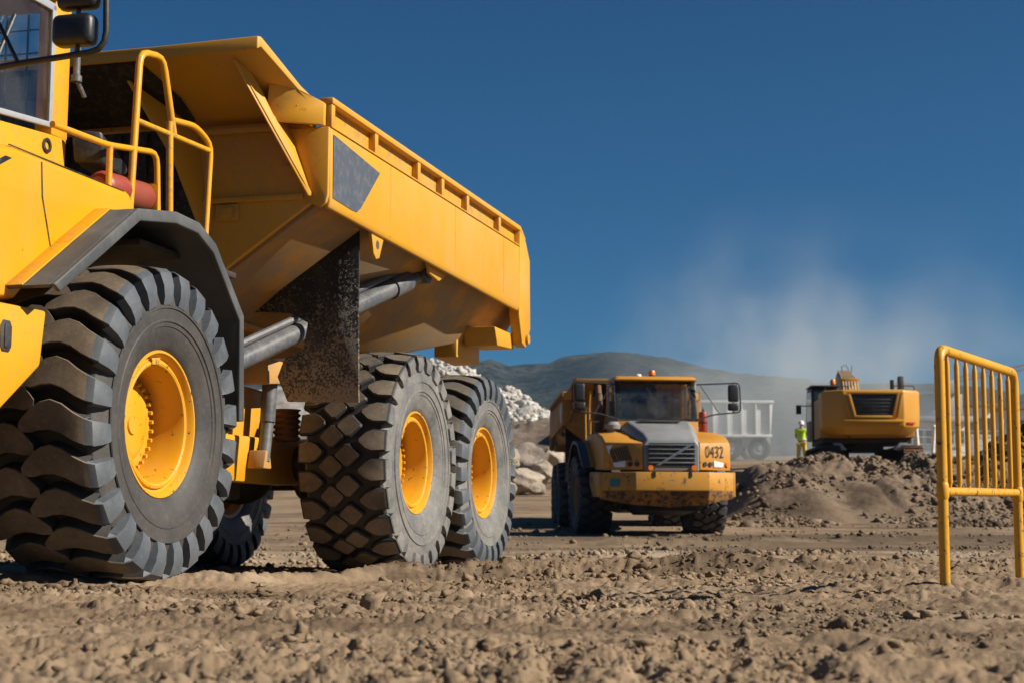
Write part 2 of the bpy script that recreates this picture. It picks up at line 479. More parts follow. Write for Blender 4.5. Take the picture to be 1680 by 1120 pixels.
def relief(x, y):
    r = np.sqrt(x * x + y * y)
    near = 1 - sstep(8.0, 11.5, r)
    mid = sstep(8, 12, r) * (1 - sstep(30, 60, r))
    patch = sstep(.38, .62, fbm(x * .5, y * .33, 3, 3))
    z = .10 * (fbm(x * .35, y * .35, 3, 1) - .5) * (1 - .6 * sstep(15, 40, r))
    rough = near * (.32 + .62 * patch) + mid * (.20 + .55 * patch) + sstep(30, 60, r) * .3
    # wheel ruts run across the view, towards the far truck
    yr = y - .10 * x
    rut = np.sin(yr * 3.1 + 1.5 * fbm(x * .3, y * .3, 2, 8)) * .5
    z = z + .018 * rut * mid
    for yc, sl, wd, dp in ((14.6, .05, .30, .035), (16.1, .05, .30, .03), (19.6, .03, .32, .04), (21.3, .03, .32, .035), (25.5, .02, .4, .05), (28.2, .02, .4, .04), (10.4, -.16, .28, .03)):
        c = yc + sl * x + .25 * (fbm(x * .35, x * 0 + yc, 2, 66) - .5)
        m = np.exp(-np.abs((y - c) / wd) ** 4) * sstep(-3, .5, x)
        z = z - m * (dp + .012 * np.sin(x * 25 + np.abs(y - c) * 14)) + .5 * dp * np.exp(-((np.abs(y - c) - wd * 1.35) / (wd * .3)) ** 2) * sstep(-3, .5, x)
    wr = windrow(x, y, [(-3.2, 9.1), (-1.6, 10.4), (-.9, 12.2), (.6, 12.8), (2.0, 12.6), (4.5, 12.8)], .085, .34, 21)
    wr2 = windrow(x, y, [(-.6, 14.0), (1.0, 14.6), (2.4, 15.4), (4.2, 18.5), (7, 22)], .045, .4, 31)
    wr3 = windrow(x, y, [(1.5, 29), (5, 30), (12, 31)], .10, .9, 41)
    w = wr + wr2 + wr3
    k = np.clip(rough + 6 * w, 0, 1.6)
    b1 = billow(x * 3.1 + .3 * vnoise(x * 5, y * 5, 61), y * 3.1, 51)
    b2 = billow(x * 7.3, y * 7.3 + .4 * vnoise(x * 9, y * 9, 62), 52)
    b3 = billow(x * 16.0, y * 16.0, 53)
    z = z + w + k * (.030 * (b1 - .3) * sstep(.35, .6, fbm(x * 1.1, y * 1.1, 2, 71)) + .018 * (b2 - .3) * (.3 + sstep(.4, .6, fbm(x * 2, y * 2, 2, 72))))
    fine = np.clip(1.45 - r / 30, .28, 1)
    z = z + fine * np.clip(k + .25, 0, 1.4) * (.010 * (b3 - .3) + .042 * (fbm(x * 8 + .5 * vnoise(x * 6, y * 6, 57), y * 8, 5, 53, .70) - .5) + .009 * (billow(x * 37, y * 37, 54) - .3) * (r < 18))
    crumb = np.clip(k, .42, 1.2) * fine
    z = z + crumb * (.020 * (1 - billow(x * 11 + .8 * vnoise(x * 13, y * 13, 81), y * 11 + .8 * vnoise(x * 12, y * 12, 82), 83)) ** 2 + .016 * (fbm(x * 22, y * 22, 3, 84, .7) - .5) * 2)
    # big broken clods right in front of the lens
    fg = 1 - sstep(5.0, 7.6, r)
    z = z + fg * .046 * (billow(x * 4.6, y * 4.6, 77) - .35) * sstep(.4, .6, fbm(x * 1.7, y * 1.7, 2, 78))
    # a scraped hollow beside the barrier
    z = z - .12 * np.exp(-(((x - 2.28) / .19) ** 2 + ((y - 8.05) / .20) ** 2))
    for bx_, by_ in ((1.985, 7.73), (2.655, 8.81)):
        z = z + .012 * np.exp(-(((x - bx_) / .10) ** 2 + ((y - by_) / .10) ** 2))
    # keep the soil off the camera itself
    z = np.where(r < 2.6, z * sstep(.6, 2.6, r), z)
    return z
def height(x, y):
    x = np.asarray(x, float); y = np.asarray(y, float)
    z = base(x, y) + relief(x, y)
    # press the soil flat under the tyres
    return z
def hz(x, y): return float(height(np.array([x]), np.array([y]))[0])

th_in = np.linspace(-R(24), R(24), 720)
th_out = np.concatenate([np.linspace(-math.pi, -R(24), 60)[:-1]])
th = np.concatenate([th_out, th_in, -th_out[::-1]])
rad = np.concatenate([np.linspace(.02, 2.6, 26)[:-1], np.geomspace(2.6, 60, 640)[:-1], np.geomspace(60, 9000, 70)])
RR, TT = np.meshgrid(rad, th, indexing='ij')
GX, GY = RR * np.sin(TT), RR * np.cos(TT)
GZ = height(GX, GY)
GZ = np.where(RR > 400, np.minimum(GZ, 1.0), GZ)
ground = link('ground', grid_mesh('ground', GX, GY, GZ, M['soil']))
tag(ground, kind='structure')
del RR, TT, GX, GY, GZ

# hills far behind
def hills():
    n, m = 110, 420
    X, Y = np.meshgrid(np.linspace(-3200, 4200, m), np.linspace(1300, 4300, n))
    px = np.array([-400, 300, 600, 700, 760, 800, 838, 900, 960, 1010, 1060, 1105, 1150, 1210, 1280, 1360, 1500, 1680, 2200, 3000])
    py = np.array([640, 640, 612, 602, 592, 584, 598, 596, 588, 584, 582, 588, 605, 626, 634, 634, 640, 648, 640, 660])
    xr = (px - 840) / FPX * 3200; zr = (850 - py) / FPX * 3200 * 1.0
    u = X / Y * 3200
    ridge = np.interp(u, xr, zr)
    ridge = ridge + 20 * (fbm(u * .010, u * 0, 5, 5, .6) - .5)
    prof = sstep(1300, 3200, Y) ** .9 * (1 - .6 * sstep(3250, 4300, Y))
    g = fbm(X * .0022, Y * .0016, 5, 9)
    Z = ridge * prof * (1 - .45 * (1 - prof) * g) + (45 * (g - .5)) * prof * (1 - sstep(2900, 3200, Y)) + 40 * (fbm(X * .009, Y * .007, 5, 19, .6) - .5) * prof + 95 * (np.abs(2 * vnoise(X * .0045 + .4 * vnoise(X * .002, Y * .002, 33), Y * .0012, 34) - 1) - .4) * prof * (1 - .85 * sstep(2500, 3150, Y))
    return grid_mesh('hills', X, Y, Z - 3, M['hill'])
tag(link('hills', hills()), kind='structure')

# the spoil mound the digger stands behind
def mound_h(x, y):
    crest_y = 49.6 + .5 * (fbm(x * .25, x * 0, 3, 7) - .5) * 2
    top = 2.20 + .12 * (fbm(x * .8, x * 0 + 3, 3, 8) - .5) + .80 * sstep(13.2, 15.5, x)
    left = sstep(5.5, 7.5, x)
    toe = 43.4 + .8 * (fbm(x * .5, x * 0 + 9, 3, 11) - .5) * 2
    f = sstep(toe, crest_y, y) * .55 + np.clip((y - toe) / (crest_y - toe), 0, 1) * .45
    bk = 1 - sstep(crest_y + .8, crest_y + 4.5, y) * .9
    b = base(x, y)
    h = b - .12 + np.maximum(top - b, 0) * f * bk * left
    k = f * left
    gul = np.abs(2 * vnoise(x * 1.15 + .12 * y, y * .28, 15) - 1)
    h = h + k * (.42 * (gul - .4) + (.35 + .65 * sstep(9.5, 12.0, x)) * (.24 * (billow(x * 1.6, y * 1.6, 16) - .3) + .18 * (billow(x * 3.7 + vnoise(x * 5, y * 5, 3), y * 3.7, 17) - .3) + .10 * (billow(x * 8, y * 8, 18) - .3)) + .12 * (fbm(x * 5, y * 5, 4, 44, .7) - .5))
    return h
X_, Y_ = np.meshgrid(np.linspace(4.6, 26, 380), np.concatenate([np.linspace(42.2, 50.6, 150), np.linspace(50.7, 56, 24)]))
tag(link('dirt_mound', grid_mesh('dirt_mound', X_, Y_, mound_h(X_, Y_), M['mound_soil'])), kind='structure')

# bank and pale rubble heap behind it
def bank_h(x, y):
    top = 5.0 + .25 * (fbm(x * .4, y * .4, 3, 25) - .5)
    f = sstep(70.5, 80.5, y)
    side = sstep(-26, -18, x) * (1 - sstep(3.6, 9.0, x))
    b = base(x, y) - .15
    return b + np.maximum(top - b, 0) * f * side + f * side * (.35 * (fbm(x * 1.3, y * 1.3, 4, 26) - .5) + .25 * (billow(x * 2.3, y * 2.3, 27) - .3))
X_, Y_ = np.meshgrid(np.linspace(-28, 11, 260), np.linspace(69, 88, 100))
tag(link('earth_bank', grid_mesh('earth_bank', X_, Y_, bank_h(X_, Y_), M['bank_soil'])), kind='structure')
def heap_h(x, y):
    xr = np.array([-24, -14, -6, -3.2, -2.2, -1.2, .4, 1.4, 2.6, 4.2, 6.5])
    zr = np.array([5.0, 6.8, 8.4, 8.5, 8.0, 7.3, 6.75, 6.1, 5.5, 5.1, 4.4])
    top = np.interp(x, xr, zr)
    f = sstep(80.5, 87.5, y) * (1 - .7 * sstep(90, 97, y))
    return 4.55 + (top - 4.55) * f + f * (.4 * (fbm(x * .9, y * .9, 4, 28) - .5) + .35 * (billow(x * 1.2, y * 1.2, 29) - .3))
X_, Y_ = np.meshgrid(np.linspace(-26, 7.5, 200), np.linspace(79.5, 98, 90))
heap = link('rubble_heap', grid_mesh('rubble_heap', X_, Y_, heap_h(X_, Y_), M['scree']))
tag(heap, kind='structure')

def rock_mesh(name, seed, mat, sub=2, flat=.75, cuts=9, facet=False):
    r = random.Random(seed)
    bm = bmesh.new()
    bmesh.ops.create_icosphere(bm, subdivisions=sub, radius=1)
    pl = []
    for _ in range(cuts):
        d = Vector((r.gauss(0, 1), r.gauss(0, 1), r.gauss(0, 1))).normalized()
        pl.append((d, r.uniform(.55, .85)))
    for v in bm.verts:
        p = v.co.copy()
        for d, k in pl:
            e = p.dot(d) - k
            if e > 0: p -= d * e * .93
        n = .06 * math.sin(p.x * 5 + seed) * math.cos(p.y * 6 + seed * 2) + .04 * math.sin(p.z * 11 + p.x * 7 + seed)
        v.co = Vector((p.x * 1.15, p.y, p.z * flat)) * (1 + n)
    me = bpy.data.meshes.new(name); bm.to_mesh(me); bm.free()
    me.materials.append(mat)
    if not facet:
        me.polygons.foreach_set('use_smooth', [True] * len(me.polygons)); me.set_sharp_from_angle(angle=R(22))
    return me
def clod_mesh(name, x, y, z, size, sub, g, mat, rough=.46):
    bm = bmesh.new(); bmesh.ops.create_icosphere(bm, subdivisions=sub, radius=1)
    bv = np.array([v.co[:] for v in bm.verts]); bf = np.array([[v.index for v in f.verts] for f in bm.faces]); bm.free()
    N, V = len(x), len(bv)
    p = np.repeat(bv[None], N, 0)
    ph = g.uniform(0, 6.28, (N, 1, 3))
    p = p * (1 + rough * np.sin(p[..., [1, 2, 0]] * 2.3 + ph) * np.cos(p[..., [2, 0, 1]] * 3.1 + ph[..., ::-1])) + g.normal(0, .17, (N, V, 3))
    p = p * g.uniform(.65, 1.35, (N, 1, 3)) * np.array([1.1, 1.0, .75])
    a = g.uniform(0, 6.28, (N, 1)); b = g.uniform(-.7, .7, (N, 1))
    X, Y, Z = p[..., 0], p[..., 1], p[..., 2]
    Y, Z = Y * np.cos(b) - Z * np.sin(b), Y * np.sin(b) + Z * np.cos(b)
    X, Y = X * np.cos(a) - Y * np.sin(a), X * np.sin(a) + Y * np.cos(a)
    co = np.stack([X, Y, Z], -1) * size[:, None, None] + np.stack([x, y, z + size * .22], -1)[:, None]
    fs = (bf[None] + (np.arange(N) * V)[:, None, None]).reshape(-1, 3)
    return raw_mesh(name, co.reshape(-1, 3), fs, mat, False)
rocks = [rock_mesh('rock', 100 + i, M['white_rock'], 2, .7, 14, True) for i in range(7)]
rr = random.Random(11)
for i in range(290):
    for _ in range(30):
        x = rr.uniform(-5.2, 4.4); y = rr.uniform(80.8, 88.6)
        if rr.random() < .35 + .65 * (1 - (y - 80.8) / 7.8): break
    sz = min(.62, .085 * math.exp(rr.gauss(.35, .72)))
    z = float(heap_h(np.array([x]), np.array([y]))[0])
    o = link('rock', rocks[rr.randrange(7)], heap)
    o.location = (x, y, z + sz * .25); o.scale = (sz, sz * rr.uniform(.7, 1.1), sz * rr.uniform(.6, 1.0))
    o.rotation_euler = (rr.uniform(-.6, .6), rr.uniform(-.6, .6), rr.uniform(0, 6.28))

def small_rubble():
    g = np.random.default_rng(13)
    x = g.uniform(-6, 5, 3600); y = g.uniform(80.6, 88.8, 3600)
    z = heap_h(x, y)
    return clod_mesh('small_rubble', x, y, z, np.clip(.075 * np.exp(g.normal(0, .5, 3600)), .03, .26), 1, g, M['white_rock'])
tag(link('small_rubble', small_rubble()), 'small pale broken stones covering the rubble heap', 'rubble', kind='stuff')

# tan boulders at the foot of the bank
def boulder(px, Y, w, zc, seed, rot, sx, label):
    me = rock_mesh('boulder', seed, M['boulder'], 4, .8, 14)
    x = (px - 840) / FPX * Y
    o = link('boulder', me)
    o.location = (x, Y, zc); o.scale = (w * sx, w * .9, w); o.rotation_euler = (0, 0, rot)
    tag(o, label, 'boulder', 'boulders at the foot of the bank')
BO = [(852, 65.0, .80, 1.78, 41, .4, 1.15, 'large rounded tan boulder in front beside the rear wheel'),
      (866, 68.5, 1.00, 2.75, 42, 2.0, 1.35, 'long pale boulder lying on top of the boulder row'),
      (893, 66.0, .70, 2.10, 43, 1.2, 1.0, 'grey brown boulder beside the dusty yellow truck'),
      (829, 67.5, .70, 2.85, 44, 3.0, .9, 'white flecked boulder high up beside the rear tyre'),
      (905, 68.5, .75, 2.75, 45, .9, 1.1, 'pale boulder directly left of the far truck body'),
      (877, 65.0, .42, 1.55, 46, 2.6, 1.2, 'small tan boulder low between two larger ones'),
      (826, 64.5, .55, 1.55, 47, 1.7, 1.0, 'dark shadowed boulder half hidden by the rear tyre')]
for b in BO: boulder(*b)

# loose clods on the soil
def clods(seed, N, r0, r1, med, sig, mx, sub, thr):
    g = np.random.default_rng(seed)
    r = r0 * np.exp(g.random(N) ** .85 * math.log(r1 / r0)); th = g.uniform(-.44, .44, N)
    x, y = r * np.sin(th), r * np.cos(th)
    keep = (fbm(x * 1.3, y * 1.3, 3, 91) + .25 * g.random(N) > thr) & (((x - 2.25) / 1.2) ** 2 + ((y - 20) / 4.2) ** 2 > 1)
    x, y, r = x[keep], y[keep], r[keep]
    size = np.clip(med * np.exp(g.normal(0, sig, len(x))) * np.clip(r / 6, .8, 3.2), .003, mx)
    return clod_mesh('soil_clods', x, y, height(x, y), size, sub, g, M['soil'])
tag(link('soil_crumbs', clods(5, 52000, 3.3, 30, .0050, .62, .026, 1, .68)), 'fine loose crumbs of dry brown soil scattered over the ground', 'soil', kind='stuff')
tag(link('track_clods', clods(8, 9000, 15, 44, .0075, .6, .07, 1, .67)), 'loose lumps of earth thrown up along the haul track', 'soil', kind='stuff')
tag(link('soil_clods', clods(6, 3000, 3.3, 26, .0105, .55, .045, 2, .69)), 'larger broken clods of dry brown soil lying about the foreground', 'soil', kind='stuff')
def mound_clods():
    g = np.random.default_rng(9)
    x = g.uniform(5.5, 20, 9000); y = g.uniform(42.0, 50.5, 9000)
    keep = fbm(x * .9, y * .9, 3, 95) + .3 * g.random(9000) + .12 * sstep(9.5, 12, x) > .73
    x, y = x[keep], y[keep]
    z = np.maximum(mound_h(x, y), height(x, y))
    return clod_mesh('mound_clods', x, y, z, np.clip(.036 * np.exp(g.normal(0, .55, len(x))), .015, .18), 1, g, M['mound_soil'])
tag(link('mound_clods', mound_clods()), 'broken lumps of brown earth covering the face of the mound', 'soil', kind='stuff')
# ------------------------------------------------------------------ tyres and wheels
TR = .945
def crown(w): return TR - .22 * w * w
def tyre_body(mb, seg=96, depth=.085, rings=True):
    b = TR - depth
    half = [(0, b), (.16, b - .004), (.30, b - .014), (.332, b - .035), (.350, b - .085), (.362, b - .14), (.372, b - .20)]
    half += [(.373, .700), (.380, .695), (.380, .680), (.372, .675), (.370, .615), (.374, .610), (.374, .600), (.366, .595), (.364, .572), (.358, .568), (.352, .52), (.343, .505), (.335, .470), (.312, .440), (.29, .425)]
    prof = [(-w, r) for w, r in reversed(half)] + half[1:]
    mb.m = 0
    mb.lathe(prof, seg)
def block(mb, poly, phi0, pitch, sgn, depth, inset=.84, ms=1, top=2):
    """raised tread block; poly in (w, pitch fraction)"""
    cw = sum(p[0] for p in poly) / len(poly); cf = sum(p[1] for p in poly) / len(poly)
    def pt(w, f, r):
        a = phi0 + f * pitch
        return (sgn * w, r * math.cos(a), r * math.sin(a))
    n = len(poly)
    bot = [pt(w, f, crown(w) - depth - .01) for w, f in poly]
    mid = [pt(cw + (w - cw) * .97, cf + (f - cf) * .97, crown(w) - .014) for w, f in poly]
    tp = [pt(cw + (w - cw) * inset, cf + (f - cf) * inset, crown(w)) for w, f in poly]
    o = len(mb.v)
    mb.v += bot + mid + tp
    for i in range(n):
        j = (i + 1) % n
        mb.f += [(o + i, o + j, o + n + j, o + n + i), (o + n + i, o + n + j, o + 2 * n + j, o + 2 * n + i)]; mb.mi += [ms, ms]
    mb.f.append(tuple(o + 2 * n + i for i in range(n))); mb.mi.append(top)
def lug(mb, phi0, pitch, sgn, depth, wide=.33, sweep=1.0):
    path = [(-.045, .20, .002, .26), (-.015, .25, 0, .55), (.025, .33, 0, .82), (.08, .43, 0, .95), (.14, .46, 0, 1.02), (.21, .36, 0, 1.02), (.28, .17, 0, .98), (.338, .05, .004, .94), (.376, .0, .024, .90), (.396, -.02, .09, .86), (.396, -.03, .16, .80), (.380, -.035, .215, .72)]
    rows = []
    for w, off, drop, k in path:
        r = crown(w) - drop
        a0 = phi0 - off * pitch * sweep
        ha = wide * k * pitch
        inner = r - depth - .012 if drop < .02 else r - .02
        wi = w if drop < .02 else w - .05
        def pt(w_, a, r_): return (sgn * w_, r_ * math.cos(a), r_ * math.sin(a))
        rows.append([pt(wi, a0 - ha * 1.16, inner), pt(w, a0 - ha, r - .006), pt(w, a0 - ha * .93, r), pt(w, a0 + ha * .93, r), pt(w, a0 + ha, r - .006), pt(wi, a0 + ha * 1.16, inner)])
    o = len(mb.v)
    n = 6
    for r_ in rows: mb.v += r_
    for i in range(len(rows) - 1):
        for k in range(n - 1):
            mb.f.append((o + i * n + k, o + i * n + k + 1, o + (i + 1) * n + k + 1, o + (i + 1) * n + k))
            mb.mi.append(2 if (k in (1, 2, 3) and i < 7) else (3 if (k in (1, 2, 3) or i >= 7) else 1))
    for i in (0, len(rows) - 1):
        mb.f.append(tuple(o + i * n + k for k in range(n))); mb.mi.append(1 if i == 0 else 3)
def tyre_mesh(name, kind, mats, depth=.08, N=24):
    mb = MB()
    tyre_body(mb, 96, depth)
    # the groove floor between the lugs gets the dark material
    prof_n = 0
    pitch = 2 * math.pi / N
    for i in range(N):
        a = i * pitch
        if kind == 'lug':
            lug(mb, a, pitch, 1, depth); lug(mb, a + pitch * .5, pitch, -1, depth)
        else:
            sh = [(.378, -.37), (.378, .37), (.26, .40), (.20, .30), (.135, .06), (.135, -.06), (.20, -.30), (.26, -.40)]
            rh = [(.112, -.05), (.112, .05), (.02, .40), (-.02, .40), (-.112, .05), (-.112, -.05), (-.02, -.40), (.02, -.40)]
            block(mb, sh, a, pitch, 1, depth)
            block(mb, [(w + .055, f) for w, f in rh], a + .5 * pitch, pitch, 1, depth)
            block(mb, [(w - .085, f) for w, f in rh], a + .86 * pitch, pitch, 1, depth)
            block(mb, [(w + .01, f) for w, f in sh], a + .38 * pitch, pitch, -1, depth)
            # shoulder buttress under each outer block
            for sg, off in ((1, 0), (-1, .38)):
                rows = []
                for w, r, h in ((.372, TR - .04, .36), (.385, TR - .10, .33), (.377, TR - .17, .26)):
                    for e in (-1, 1):
                        aa = a + off * pitch + e * h * pitch
                        rows.append((sg * w, r * math.cos(aa), r * math.sin(aa)))
                for (w, r, h) in ((.33, TR - .06, .40), (.345, TR - .11, .36), (.345, TR - .18, .28)):
                    for e in (-1, 1):
                        aa = a + off * pitch + e * h * pitch
                        rows.append((sg * w, r * math.cos(aa), r * math.sin(aa)))
                mb.m = 3
                mb.add(rows, [(0, 1, 3, 2), (2, 3, 5, 4), (0, 2, 8, 6), (2, 4, 10, 8), (1, 3, 9, 7), (3, 5, 11, 9), (4, 5, 11, 10)])
    me = mb.mesh(name, mats, angle=32)
    return me
tyres = {'lug': tyre_mesh('lug_tyre', 'lug', [M['rubber'], M['groove'], M['tread'], M['lug_end']], .085, 24),
         'worn': tyre_mesh('worn_lug_tyre', 'lug', [M['rubber_worn'], M['groove'], M['tread_worn'], M['lug_end']], .06, 26),
         'block': tyre_mesh('block_tyre', 'block', [M['rubber_worn'], M['groove'], M['tread'], M['rubber_worn']], .05, 24),
         'far': tyre_mesh('far_block_tyre', 'block', [M['rubber_far'], M['groove'], M['rubber_far'], M['rubber_far']], .055, 24)}
# dark groove floor: a belt just outside the carcass, under the lugs
def belt_mesh(depth):
    b = TR - depth + .004
    return MB().lathe([(-.31, b - .018), (-.16, b - .004), (0, b), (.16, b - .004), (.31, b - .018)], 72).mesh('groove_belt', M['groove'])
belts = {'lug': belt_mesh(.085), 'worn': belt_mesh(.06), 'block': belt_mesh(.05), 'far': belt_mesh(.055)}
def rim_meshes(mat):
    rim = MB().lathe([(.24, .452), (.300, .440), (.314, .432), (.314, .420), (.300, .410), (.284, .404), (.272, .398), (.270, .380), (.286, .376), (.290, .362), (.284, .350), (.266, .343), (.20, .336), (.04, .326), (.02, .30), (-.05, .30), (-.05, .02), (-.07, .02), (-.07, .33), (-.22, .345), (-.29, .40), (-.30, .44), (-.24, .452)], 64).mesh('rim', mat, angle=30)
    hb = MB().lathe([(-.03, .30), (.070, .285), (.087, .276), (.093, .262), (.095, .215), (.103, .205), (.120, .16), (.122, .06), (.134, .055), (.134, .001)], 48)
    hub = hb.mesh('hub', mat, angle=30)
    bolts = MB().cyl((0, 0, 0), (.026, 0, 0), .0125, 6).mesh('bolt', mat)
    lk = MB()
    lk.box(.262, .296, -.05, .05, .352, .392)
    lk.m = 1
    lk.box(.294, .299, -.012, .004, .355, .385); lk.box(.294, .299, .018, .026, .362, .380)
    lock = lk.mesh('lock_bar', [mat, M['rust']], .006)
    return rim, hub, bolts, lock
rim_near = rim_meshes(M['rim']); rim_far = rim_meshes(M['old_body'])
def wheel(parent, kind, rims, t, s, rot, Mf=None):
    w = empty('wheel', parent=parent)
    side = 1 if t > 0 else -1
    L = Matrix.Translation((t, s, .93)) @ Matrix.Rotation(0 if side > 0 else math.pi, 4, 'Z') @ Matrix.Rotation(rot, 4, 'X')
    w.matrix_local = (Mf @ L) if Mf is not None else L
    link('tyre', tyres[kind], w)
    link('groove_belt', belts[kind], w)
    link('rim', rims[0], w); link('hub', rims[1], w); link('lock_bar', rims[3], w)
    if rims is rim_near and side > 0:
        for i in range(30):
            a = 2 * math.pi * i / 30
            link('bolt', rims[2], w, Matrix.Translation((.089, .268 * math.cos(a), .268 * math.sin(a))))
    return w

# ------------------------------------------------------------------ articulated dump truck
def loft_secs(mb, secs):
    n = len(secs[0]); o = len(mb.v)
    for s_ in secs: mb.v += [tuple(p) for p in s_]
    for i in range(len(secs) - 1):
        for k in range(n):
            mb.f.append((o + i * n + k, o + i * n + (k + 1) % n, o + (i + 1) * n + (k + 1) % n, o + (i + 1) * n + k)); mb.mi.append(mb.m)
    mb.f.append(tuple(range(o, o + n))[::-1]); mb.mi.append(mb.m)
    mb.f.append(tuple(o + (len(secs) - 1) * n + k for k in range(n))); mb.mi.append(mb.m)
    return mb
def text_obj(name, body, size, mat, parent, L, width=1.0, off=0.0):
    c = bpy.data.curves.new(name, 'FONT'); c.body = body; c.size = size; c.extrude = .002
    c.align_x = 'CENTER'; c.align_y = 'CENTER'; c.offset = off
    c.materials.append(mat)
    t_ = bpy.data.objects.new(name + '_curve', c)
    me = bpy.data.meshes.new_from_object(t_); me.name = name
    bpy.data.objects.remove(t_)
    o = bpy.data.objects.new(name, me); col.objects.link(o)
    o.parent = parent; o.matrix_local = L @ Matrix.Diagonal((width, 1, 1, 1))
    return o
def basis(o, x, y):
    x = Vector(x).normalized(); y = Vector(y); z = x.cross(y).normalized(); y = z.cross(x)
    m = Matrix((x, y, z)).transposed().to_4x4(); m.translation = Vector(o)
    return m

def make_truck(matrix, label, near, steer=0.0):
    root = empty('articulated_dump_truck')
    root.matrix_world = matrix
    tag(root, label, 'dump truck', 'articulated dump trucks')
    hitch = Vector((0, 1.25, 0))
    F = Matrix.Translation(hitch) @ Matrix.Rotation(steer, 4, 'Z') @ Matrix.Translation(-hitch)
    paintm = M['yellow'] if near else M['old']
    bodym = M['yellow_body'] if near else M['old_body']
    dirty = M['yellow_dirty'] if near else M['old_body']
    hoodm = M['yellow'] if near else M['grey_hood']
    bump_m = M['yellow'] if near else M['old_bumper']
    rims = rim_near if near else rim_far
    def P(name, mb, mat, bevel=0, front=False, parent=None, **k):
        o = mb.build(name, mat, parent or root, bevel, F if (front and parent is None) else None, **k)
        return o
    # ---- wheels
    kinds = ('lug', 'block', 'worn') if near else ('far', 'far', 'far')
    for sd in (1, -1):
        wheel(root, kinds[0], rims, sd * 1.318, 0, .13, F)
        wheel(root, kinds[1], rims, sd * 1.318, 4.518, .9 if sd > 0 else 2.0)
        wheel(root, kinds[2], rims, sd * 1.318, 6.458, .3)
    # ---- chassis
    P('front_frame', MB().box(-.45, .45, -2.35, 1.1, .78, 1.25).box(-.62, .62, -.25, .25, .75, 1.1), M['grime'], .03, True)
    P('front_axle', MB().cyl((-1.1, 0, .93), (1.1, 0, .93), .15, 16).ball((0, 0, .9), .34, 16, 10), M['grime'], 0, True)
    P('hitch', MB().box(-.38, .38, .95, 1.6, .72, 1.32).cyl((0, 1.25, .6), (0, 1.25, 1.45), .17, 16), M['yellow_dirty'] if near else M['grime'], .03)
    for sd in (1, -1):
        P('frame_beam', MB().prism([(1.45, .78), (2.2, .72), (4.4, .74), (7.1, .95), (7.1, 1.25), (4.4, 1.12), (2.2, 1.08), (1.45, 1.2)], 'x', sd * .38, sd * .56), M['yellow_body'] if near else M['grime'], .02)
        P('bogie_beam', MB().prism([(4.3, .98), (4.5, .80), (6.48, .80), (6.68, .98), (5.9, 1.16), (5.1, 1.16)], 'x', sd * .62, sd * .86), dirty, .03)
        P('shock_absorber', MB().cyl((sd * .68, 3.62, 1.62), (sd * .68, 3.58, 1.22), .062, 14).cyl((sd * .68, 3.58, 1.22), (sd * .68, 3.52, .90), .05, 14), M['steel'])
        P('spring_stack', MB().lathe([(1.10 + i * .024, .12 if i % 2 else .095) for i in range(12)], 16, (sd * .62, 4.1, 0), 'z'), M['rust'])
        P('shock_bracket', MB().prism([(3.30, 1.50), (3.9, 1.56), (3.86, 1.70), (3.3, 1.72)], 'x', sd * .5, sd * .80), dirty, .015)
        P('frame_gusset', MB().prism([(2.7, 1.09), (4.1, 1.11), (4.1, 1.50), (3.2, 1.52)], 'x', sd * .40, sd * .50), M['yellow_body'] if near else M['grime'], .012)
        P('pivot_lug', MB().prism([(3.44, .84), (3.60, .84), (3.56, .98), (3.48, .99)], 'x', sd * .57, sd * .72), dirty, .012)
    P('cross_member', MB().box(-.37, .37, 2.4, 2.6, .8, 1.05).box(-.37, .37, 5.3, 5.6, .85, 1.2).box(-.37, .37, 6.9, 7.1, .96, 1.22), M['grime'], .02)
    P('rear_axle', MB().cyl((-1.1, 4.518, .93), (1.1, 4.518, .93), .16, 16).ball((0, 4.518, .92), .34, 16, 10), M['grime'])
    P('rear_axle', MB().cyl((-1.1, 6.458, .93), (1.1, 6.458, .93), .16, 16).ball((0, 6.458, .92), .34, 16, 10), M['grime'])
    P('prop_shaft', MB().cyl((0, .3, 1.0), (0, 6.4, .95), .075, 12), M['grime'])
    for i in range(4):
        x = -.15 + i * .16
        P('hydraulic_hose', MB().tube([(x, .9, 1.30 + .05 * i), (x + .10, 1.3, 1.52 + .03 * i), (x + .16, 1.9, 1.38 - .04 * i), (x * .8 + .2, 2.6, 1.20), (x * .6 + .2, 3.4, 1.16)], .022, 8, round_r=.25), M['black'])
    P('belly_pan', MB().prism([(1.7, .62), (2.6, .56), (3.8, .60), (3.8, .80), (1.7, .80)], 'x', -.36, .36), M['grime'], .03)
    # ---- dump body
    def sec(s, zf, hw, ztop=3.32):
        o = [(-1.62, s, ztop), (-1.62, s, 2.74), (-hw, s, zf), (hw, s, zf), (1.62, s, 2.74), (1.62, s, ztop)]
        i = [(1.57, s, ztop), (1.57, s, 2.77), (hw - .02, s, zf + .06), (-hw + .02, s, zf + .06), (-1.57, s, 2.77), (-1.57, s, ztop)]
        return o + i
    P('hopper', loft_secs(MB(), [sec(2.40, 2.0, .52), sec(5.0, 1.98, .66), sec(5.9, 2.02, .92), sec(7.78, 2.44, 1.46)]), M['sandy'] if near else dirty, .012)
    hb = P('headboard', MB().prism([(-1.56, 3.36), (-1.56, 2.74), (-.53, 2.03), (.53, 2.03), (1.56, 2.74), (1.56, 3.36)], 'y', 2.34, 2.40), bodym, .008)
    P('stiffener', MB().box(-1.36, 1.36, 2.305, 2.34, 3.285, 3.335), bodym, .01, parent=hb)
    P('stiffener', MB().box(-1.50, 1.50, 2.300, 2.34, 2.755, 2.80), bodym, .01, parent=hb)
    for x in (-.78, -.28, .28):
        P('stiffener', MB().box(x - .03, x + .03, 2.31, 2.338, 2.81, 3.28), bodym, .008, parent=hb)
